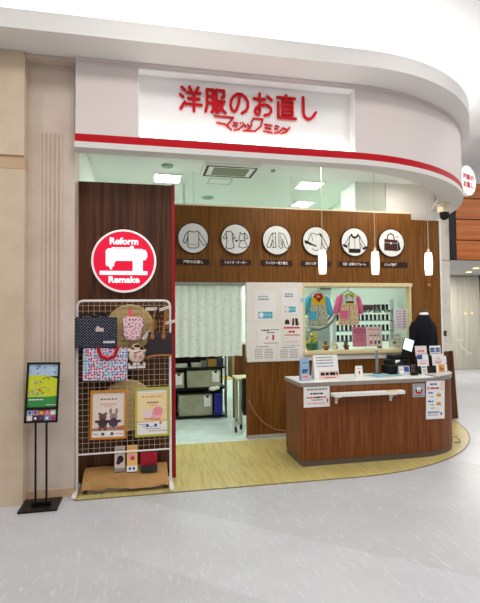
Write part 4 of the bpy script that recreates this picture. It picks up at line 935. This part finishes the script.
def pk(b, w, h):
    b.rect(-w, -.01, -h, h, mat('board_rose', (206, 120, 146), .7), .001); b.rect(.0, w, -h, h, mat('board_pale', (240, 200, 196), .7), .001)
    b.line([(-w*.5+w*.38*math.cos(t*PI/10), h*.58+h*.22*math.sin(t*PI/10)) for t in range(20)], .012, mat('board_wine', (176, 50, 90), .7), .002, True); b.dashes(-w*.75, -w*.3, h*.58, .022, mat('board_wine', 0), .0025)
    for k in range(3): b.dashes(-w*.8, -w*.2, h*(.1-.25*k), .014, mat('board_wine', 0))
    b.dashes(w*.1, w*.85, h*.72, .014, INKRED); b.dashes(w*.15, w*.8, h*.12, .018, INKBROWN, .002, .8)
    for q, c in ((.25, INKRED), (.55, INKBLUE), (.8, INKBROWN)): b.disc(w*q, -h*.25, .018, .018, PAPER, .002, 12); b.rect(w*q-.014, w*q+.014, -h*.75, -h*.4, c)
notice(2.995, 5.86, 1.258, .435, .27, 'pink two page board with red oval standing in the window', pk, tilt=4, name='window_board', cat='board', th=.01)
def lw(b, w, h):
    for k in range(7):
        b.dashes(-w*.75, w*.1, h*(.8-.25*k), .012, INKGREY); b.rect(w*.3, w*.75, h*(.72-.25*k), h*(.88-.25*k), mat('print_mauve', (176, 160, 170), .7))
notice(3.455, 5.765, 1.488, .19, .29, 'white price sheet stuck on the window glass near the suit', lw, mat('sheet_lilac', (226, 216, 222), .7))
def cat_(b, w, h):
    b.line([(-w*.8, -h*.7), (w*.8, -h*.7), (w*.8, h*.7), (-w*.8, h*.7)], .008, mat('frame_gold', (200, 180, 120), .6), .002, True); b.disc(0, 0, w*.4, h*.4, mat('petal', (206, 190, 150), .7), .002, 14); b.disc(-w*.1, h*.05, w*.2, h*.2, INKGREEN, .003, 10)
notice(3.42, 5.88, 1.165, .19, .13, 'white picture card with gold line at the window corner', cat_, tilt=10, name='picture_card', cat='card')
notice(3.50, 5.94, 1.19, .10, .205, 'tiny white card above the picture card in the window', lambda b, w, h: b.dashes(-w*.6, w*.6, h*.7, .012, INKGREY), name='small_card', cat='card', tilt=6)
LZ = 1.085
struct(MB(CREAM).box(2.03, 3.6, 5.83, 6.08, 1.06, 1.085), 'trim_11')
for x, c, l in ((2.40, (150, 84, 56), 'reddish brown bear figure on the window ledge'), (2.52, (226, 226, 214), 'white bear figure with dark cap on the window ledge'), (2.70, (120, 80, 50), 'dark brown bear figure beside the pink board')):
    s = thing('bear_figure', l, 'figurine', (x, 5.90, LZ), 'bear figures on the window ledge')
    F = mat('figure_%d' % c[0], c, .8)
    b = MB(F); b.at(x, 5.90, LZ+.001); b.ball(0, 0, .035, .035, 0, .9, .8, 1); b.ball(0, -.005, .09, .026); b.ball(-.02, -.005, .112, .009); b.ball(.02, -.005, .112, .009); b.ball(-.02, -.025, .012, .014); b.ball(.02, -.025, .012, .014); b.ball(-.034, -.01, .05, .012, 0, .8, .8, 1.5); b.ball(.034, -.01, .05, .012, 0, .8, .8, 1.5); b.obj('body', s)
    b = MB(random.choice([RED, INKBLUE, INKYEL])); b.at(x, 5.90, LZ); b.tube([(.022*math.cos(R(a)), .02*math.sin(R(a)), .068) for a in range(0, 360, 30)], .007, 0, 6, True); b.obj('scarf', s)
s = thing('flower_bunch', 'bunch of yellow flowers in a green pot at the window corner', 'flowers', (2.225, 5.97, LZ))
b = MB(mat('pot_green', (70, 110, 66), .6)); b.at(2.225, 5.97, LZ+.001); b.lathe([(.05, 0), (.07, .09), (.065, .09)], 0, 20); b.obj('pot', s)
b = MB(mat('stem_green', (86, 132, 56), .7))
blos = MB(mat('petal_yellow', (226, 196, 44), .7))
for k in range(22):
    dx, dy, dz = random.uniform(-.09, .09), random.uniform(-.05, .04), random.uniform(.10, .24)
    b.tube([(2.225, 5.97, LZ+.06), (2.225+dx*.6, 5.97+dy*.6, LZ+dz*.7), (2.225+dx, 5.97+dy, LZ+dz)], .003, 0, 5); blos.ball(2.225+dx, 5.97+dy, LZ+dz, .02, 0, 1, 1, .6, 8, 5)
b.obj('stems', s); blos.obj('blossoms', s)
for x, c, hh, l in ((2.10, (60, 34, 34), .20, 'tall dark jar at the window edge behind the flowers'), (2.32, (90, 150, 160), .10, 'small teal jar on the window ledge under the blue smock'), (2.60, (200, 90, 70), .07, 'low red jar on the window ledge'), (3.27, (60, 66, 70), .14, 'dark jar beside the picture card')):
    b = MB(mat('jar_%d%d' % (c[0], c[1]), c, .5)); b.at(x, 6.03, LZ+.001); b.lathe([(.03, 0), (.036, hh*.2), (.036, hh*.75), (.024, hh*.85), (.026, hh)], 0, 18); b.obj('jar', None, l, 'jar')
# sewing room behind the glass
s = thing('thread_rack', 'grey wire rack with rows of thread spools behind the window', 'rack', (3.2, 6.75, 1.0))
b = MB(GREY)
for z in (1.14, 1.30, 1.46, 1.62): b.box(2.90, 3.88, 6.70, 6.80, z, z+.012)
b.obj('shelf_boards', s)
b = MB(GREY)
for x in (2.90, 3.88): b.box(x-.004, x+.004, 6.70, 6.80, .006, 1.80, LGREY)
b.obj('side_posts', s)
cols = [(40, 44, 50), (60, 62, 70), (30, 34, 40), (90, 96, 100), (44, 60, 60), (70, 50, 54), (110, 120, 116), (36, 40, 54)]
protos = []
for i, c in enumerate(cols):
    b = MB(mat('thread_%d' % i, c, .7), CREAM); b.at(2.96+.07*i, 6.75, 1.152+.0); b.lathe([(.022, .002), (.024, .006), (.024, .012), (.020, .016), (.020, .078), (.024, .084), (.022, .09)], 0, 14)
    o = b.obj('thread_spool', None, 'dark thread spool standing in a row on the wire rack', 'thread spool', 'thread spools on the wire rack'); protos.append(o)
for r_ in range(4):
    for i in range(13):
        if (r_ == 0 and i < 8) or (r_ == 3 and i in (0, 1, 2, 6, 7, 8)): continue
        o = protos[random.randrange(8)].copy(); C.objects.link(o); o.location = (2.96+.07*i, 6.75, 1.154+.16*r_)
s = thing('drawer_chest', 'pale plastic drawer chest behind the window ledge', 'drawer chest', (2.49, 6.9, .006))
b = MB(mat('chest_body', (210, 226, 222), .4)); b.box(2.15, 2.83, 6.75, 7.10, .006, 1.42); b.obj('body', s, bevel=.01)
for r_ in range(6):
    for c_ in range(3):
        x0 = 2.165+c_*.22; z0 = .06+r_*.225
        d = MB(mat('drawer_front', (186, 206, 206), .3)).box(x0, x0+.21, 6.735, 6.75, z0, z0+.20).obj('drawer', s, bevel=.004)
        MB(WHITEM).box(x0+.07, x0+.14, 6.722, 6.735, z0+.14, z0+.16).obj('drawer_pull', d)
s = thing('steam_press', 'pair of grey curved arms under the smocks behind the window', 'press', (2.5, 6.4, .9))
for r_, nm in ((.30, 'upper_arm'), (.36, 'lower_arm')):
    b = MB(mat('press_grey', (120, 132, 132), .35, .5)); b.tube([(2.48+r_*math.cos(R(a)), 6.40, 1.80+r_*1.25*math.sin(R(a))) for a in range(-105, -14, 8)], .018, 0, 8); b.obj(nm, s)
b = MB(GREY); b.tube([(2.40, 6.40, .006), (2.40, 6.40, 1.38)], .02); b.box(2.25, 2.55, 6.28, 6.52, .006, .03); b.obj('stand', s)
for x, z, w, d, h_, c, l in ((2.34, 1.42, .14, .1, .16, (230, 236, 236), 'clear white box on the drawer chest under the smocks'), (2.52, 1.42, .12, .1, .10, (170, 200, 206), 'pale teal box on the drawer chest'), (2.655, 1.42, .13, .1, .13, (240, 240, 236), 'white box on the drawer chest beside the pink board'), (2.78, 1.42, .08, .1, .18, (120, 110, 90), 'brown box on the drawer chest end')):
    b = MB(mat('stored_%d' % c[0], c, .5)); b.at(x, 6.88, z+.001); b.box(-w/2, w/2, -d/2, d/2, 0, h_*.8); b.box(-w/2-.004, w/2+.004, -d/2-.004, d/2+.004, h_*.8, h_); b.obj('storage_box', None, l, 'box')
s = thing('wall_monitor', 'small dark screen high on the shop rear wall seen through the window', 'screen', (4.3, 9.47, 2.2))
MB(GREY).box(4.3-.55, 4.3-.28, 9.44, 9.5, 2.12, 2.36).obj('casing', s, bevel=.01)
MB(mat('monitor_face', (90, 110, 112), .3)).box(3.77, 4.0, 9.435, 9.44, 2.15, 2.33).obj('display', s)
for x, c, l in ((3.04, (92, 150, 80), 'green cloth roll on top of the thread rack'), (3.45, (120, 60, 46), 'brown cloth roll on top of the thread rack')):
    b = MB(mat('roll_%d' % c[0], c, .8)); b.at(x, 6.75, 1.631)
    b.tube([(-.10, 0, .045), (-.095, 0, .045), (.095, 0, .045), (.10, 0, .045)], [.03, .042, .042, .03], 0, 14); b.tube([(-.115, 0, .045), (.115, 0, .045)], .014, PAPER, 10); b.obj('cloth_roll', None, l, 'cloth roll')

# ------------------------------------------------------------------ doorway: curtain, shelves, table, trolley
s = thing('curtain', 'pale patterned curtain hanging across the top of the doorway', 'curtain', (.82, 5.86, 1.06))
b = MB(CURTAIN)
n = 90; rows = []
for z in (1.945, 1.6, 1.3, 1.045):
    rows.append([(.31+.935*i/n, 5.865+.016*math.sin(i*.62)*(1 if z < 1.9 else .5)+.006*math.sin(i*.23+z), z+.003*math.sin(i*.4)) for i in range(n+1)])
V = [p_ for r_ in rows for p_ in r_]+[(x, y+.003, z) for r_ in rows for x, y, z in r_]; m_ = n+1; K = 4*m_
b.add(V, [(i*m_+t+1, i*m_+t, (i+1)*m_+t, (i+1)*m_+t+1) for i in range(3) for t in range(n)]+[(K+i*m_+t, K+i*m_+t+1, K+(i+1)*m_+t+1, K+(i+1)*m_+t) for i in range(3) for t in range(n)], 0, True); b.obj('cloth', s)
MB(mat('rail_mint', (206, 222, 212), .5)).box(.30, 1.285, 5.84, 5.89, 1.945, 1.985).obj('curtain_rail', s)

s = thing('shelf_unit', 'black metal shelf unit with storage boxes inside the doorway', 'shelf unit', (.7, 7.2, .006))
SX0, SX1, SY0, SY1 = .10, 1.235, 7.05, 7.45
for z in (.035, .46, .77, 1.10): MB(BLACKM).box(SX0, SX1, SY0, SY1, z-.015, z+.015).obj('shelf', s)
for x in (SX0, SX1):
    for y in (SY0, SY1):
        MB(BLACKM if y > 7.2 else mat('post_grey', (96, 100, 92), .4, .3)).box(x-.015, x+.015, y-.015, y+.015, .006, 1.3).obj('post', s)
MB(mat('shelf_back', (26, 26, 26), .7)).box(SX0, SX1, SY1+.015, SY1+.022, .03, 1.1).obj('back_panel', s)
STOR = noise_mix('storage_grey', [(150, 148, 124), (168, 166, 142)], [.4, .6], 4, detail=3, rough=.7)
for x0, x1, z0, z1, l in ((.14, .60, .476, .71, 'grey storage box at the display wall side of the middle shelf'), (.645, 1.16, .476, .735, 'grey storage box in the middle shelf nearest the doorway'), (.52, 1.03, .052, .365, 'large grey storage box on the bottom shelf')):
    s = thing('storage_box', l, 'box', ((x0+x1)/2, 7.2, z0), 'grey storage boxes on the shelf unit')
    MB(STOR).box(x0, x1, 7.06, 7.40, z0, z1).obj('body', s, bevel=.01)
    MB(PAPER).box(x1-.13, x1-.03, 7.052, 7.06, z1-.18, z1-.02).obj('paper_label', s)
    MB(INK).box(x1-.10, x1-.06, 7.046, 7.052, z1-.045, z1-.01).obj('label_clip', s)
for x, w, h_, c, l in ((.55, .20, .05, (190, 196, 186), 'pale box lying on the upper shelf'), (.79, .14, .06, (176, 180, 160), 'grey folded bundle on the upper shelf'), (.91, .07, .09, (110, 116, 110), 'small grey box on the upper shelf'), (1.03, .14, .11, (150, 112, 52), 'ochre box on the upper shelf'), (1.16, .09, .12, (40, 46, 70), 'dark blue box at the end of the upper shelf')):
    b = MB(mat('goods_%d' % c[2], c, .7)); b.at(x, 7.15, .786); b.box(-w/2, w/2, -.07, .07, 0, h_*.75); b.box(-w/2-.003, w/2+.003, -.073, .073, h_*.75, h_); b.obj('carton', None, l, 'box')
b = MB(mat('painted_shade', (34, 22, 26), .8)); b.at(.66, 7.34, .786); b.rbox(-.50, .54, -.08, .08, 0, .20, .04, 0); b.rbox(-.45, .50, -.07, .07, .20, .29, .04, 0); b.obj('shade_block', None, 'dark block standing in for shade behind the small boxes on the upper shelf', 'cloth')  # dark block added for the shade under the shelf above
s = thing('umbrella_bag', 'deep blue cloth bag hanging at the shelf unit corner', 'bag', (1.105, 7.02, .05))
b = MB(mat('royal_blue_cloth', (36, 40, 140), .7)); b.face(1.105, 7.03, .22); puffy(b, rounded(-.055, .055, -.165, .165, .02), 0, .06, 0, .93); b.obj('bag_body', s)
b = MB(WHT); b.at(1.06, 7.0, .43); b.ball(-.03, 0, .03, .05, 0, 1.3, .8, .6); b.ball(.03, .0, .04, .035, 0, 1.2, .8, .8); b.obj('white_tie', s)
s = thing('work_table', 'small yellow topped work table beyond the shelf unit', 'table', (1.65, 8.2, .006))
MB(mat('table_yellow', (226, 208, 110), .5)).box(1.35, 2.0, 7.95, 8.5, .455, .48).obj('tabletop', s)
for x in (1.40, 1.56, 1.95):
    MB(mat('leg_olive', (120, 104, 60), .6)).box(x-.02, x+.02, 8.0, 8.04, .006, .455).obj('leg', s)
s = thing('white_shelf', 'white wire shelf with bottles on the yellow table', 'shelf', (1.5, 8.2, .481))
b = MB(mat('wire_shelf_white', (226, 236, 234), .5))
for z in (.50, .68, .84, 1.0): b.box(1.36, 1.62, 8.15, 8.35, z, z+.015)
b.obj('tiers', s)
b = MB(mat('wire_shelf_white', 0))
for x in (1.36, 1.62): b.box(x-.01, x+.01, 8.15, 8.17, .481, 1.05)
b.obj('uprights', s)
for x, z, c in ((1.42, .516, (200, 220, 226)), (1.55, .516, (160, 190, 200)), (1.42, .696, (220, 230, 230)), (1.54, .696, (190, 150, 110)), (1.46, .856, (170, 200, 206)), (1.56, 1.016, (210, 230, 232))):
    b = MB(mat('bottle_%d' % c[0], c, .4)); b.at(x, 8.24, z); b.lathe([(.035, 0), (.035, .08), (.015, .10), (.013, .10)], 0, 14); b.obj('bottle', None, 'pale bottle standing on the white wire shelf', 'bottle', 'bottles on the white shelf')
s = thing('side_cabinet', 'brown cabinet beyond the doorway edge', 'cabinet', (1.52, 7.1, .006))
MB(BROWN_WOOD).box(1.36, 1.78, 7.0, 7.4, .63, 1.12).obj('body', s)
MB(mat('cabinet_side', (166, 140, 90), .6)).box(1.335, 1.36, 6.98, 7.42, .60, 1.12).obj('side_panel', s)
for x in (1.36, 1.76): MB(mat('leg_olive', 0)).box(x-.02, x+.02, 7.0, 7.04, .006, .63).obj('leg', s)
s = thing('trolley', 'small trolley with dark cloth and castors at the doorway edge', 'trolley', (1.36, 6.4, .006))
MB(mat('trolley_top', (196, 186, 150), .5)).box(1.25, 1.75, 6.2, 6.6, .68, .705).obj('top', s)
for x, y in ((1.30, 6.25), (1.70, 6.25), (1.30, 6.55)):
    l_ = MB(mat('trolley_leg', (176, 176, 150), .4)).box(x-.02, x+.02, y-.02, y+.02, .08, .68).obj('leg', s)
    q = MB(BLACK); q.at(x, y, .045, ry=90); q.lathe([(.035, -.012), (.039, -.006), (.039, .006), (.035, .012)], 0, 18); q.obj('castor', l_)
q = MB(mat('trolley_leg', 0)).tube([(1.30, 6.25, .10), (1.22, 6.12, .14), (1.20, 6.10, .09)], .02, 0, 8); q.at(1.20, 6.10, .045, ry=90); q.lathe([(.035, -.012), (.039, -.006), (.039, .006), (.035, .012)], BLACK, 18); q.obj('front_castor', s)
b = MB(BLACK); b.at(1.36, 6.22, .706); b.loft([ell(0, 0, -.50, .03, .03, 12), ell(0, 0, -.40, .06, .04, 12), ell(0, .0, -.2, .05, .035, 12), ell(0, 0, 0.0, .05, .05, 12)]); b.obj('hanging_cloth', s)

# ------------------------------------------------------------------ light
def area(name, loc, size, power, col=(1, 1, 1), rot=(0, 0, 0), sy=None):
    l = bpy.data.lights.new(name, 'AREA'); l.energy = power; l.color = col; l.shape = 'RECTANGLE'; l.size = size; l.size_y = sy or size
    o = bpy.data.objects.new(name, l); o.location = loc; o.rotation_euler = rot; C.objects.link(o); return o
for x in (-2.6, .2, 3.0, 5.8):
    for y in (-2.2, .2, 2.4): area('mall_lamp', (x, y, 4.55), .7, 28, (1, .985, .97))
for x, y in ((6.4, 5.2), (8.6, 4.2), (9.0, 7.0)): area('mall_lamp', (x, y, 4.55), .7, 56, (1, .985, .97))
area('lobby_lamp', (8.2, 10.2, 2.62), .6, 62, (1, .97, .92))
for x, y in ((1.9, 4.95), (3.2, 5.2)): area('counter_lamp', (x, y, 3.34), .3, 12, (1, .93, .82))
w = bpy.data.worlds.new('World'); bpy.context.scene.world = w; w.use_nodes = True
w.node_tree.nodes['Background'].inputs[0].default_value = (1, .98, .96, 1); w.node_tree.nodes['Background'].inputs[1].default_value = .22

# ------------------------------------------------------------------ camera
cam = bpy.data.cameras.new('camera'); co_ = bpy.data.objects.new('camera', cam); C.objects.link(co_)
yaw, pit, rol = R(11.785), R(1.856), R(-.542)
fwd = Vector((math.sin(yaw)*math.cos(pit), math.cos(yaw)*math.cos(pit), math.sin(pit))); rt = Vector((math.cos(yaw), -math.sin(yaw), 0)); up = rt.cross(fwd)
r2 = rt*math.cos(rol)+up*math.sin(rol); u2 = -rt*math.sin(rol)+up*math.cos(rol)
mt = Matrix((r2, u2, -fwd)).transposed().to_4x4(); mt.translation = (0, 0, 1.55)
co_.matrix_world = mt
cam.sensor_fit = 'HORIZONTAL'; cam.sensor_width = 36; cam.lens = 463.05/480*36; cam.clip_start = .05
sc0 = bpy.context.scene; sc0.camera = co_
sc0.view_settings.view_transform = 'Standard'; sc0.view_settings.look = 'None'; sc0.view_settings.gamma = 1; sc0.view_settings.exposure = 0
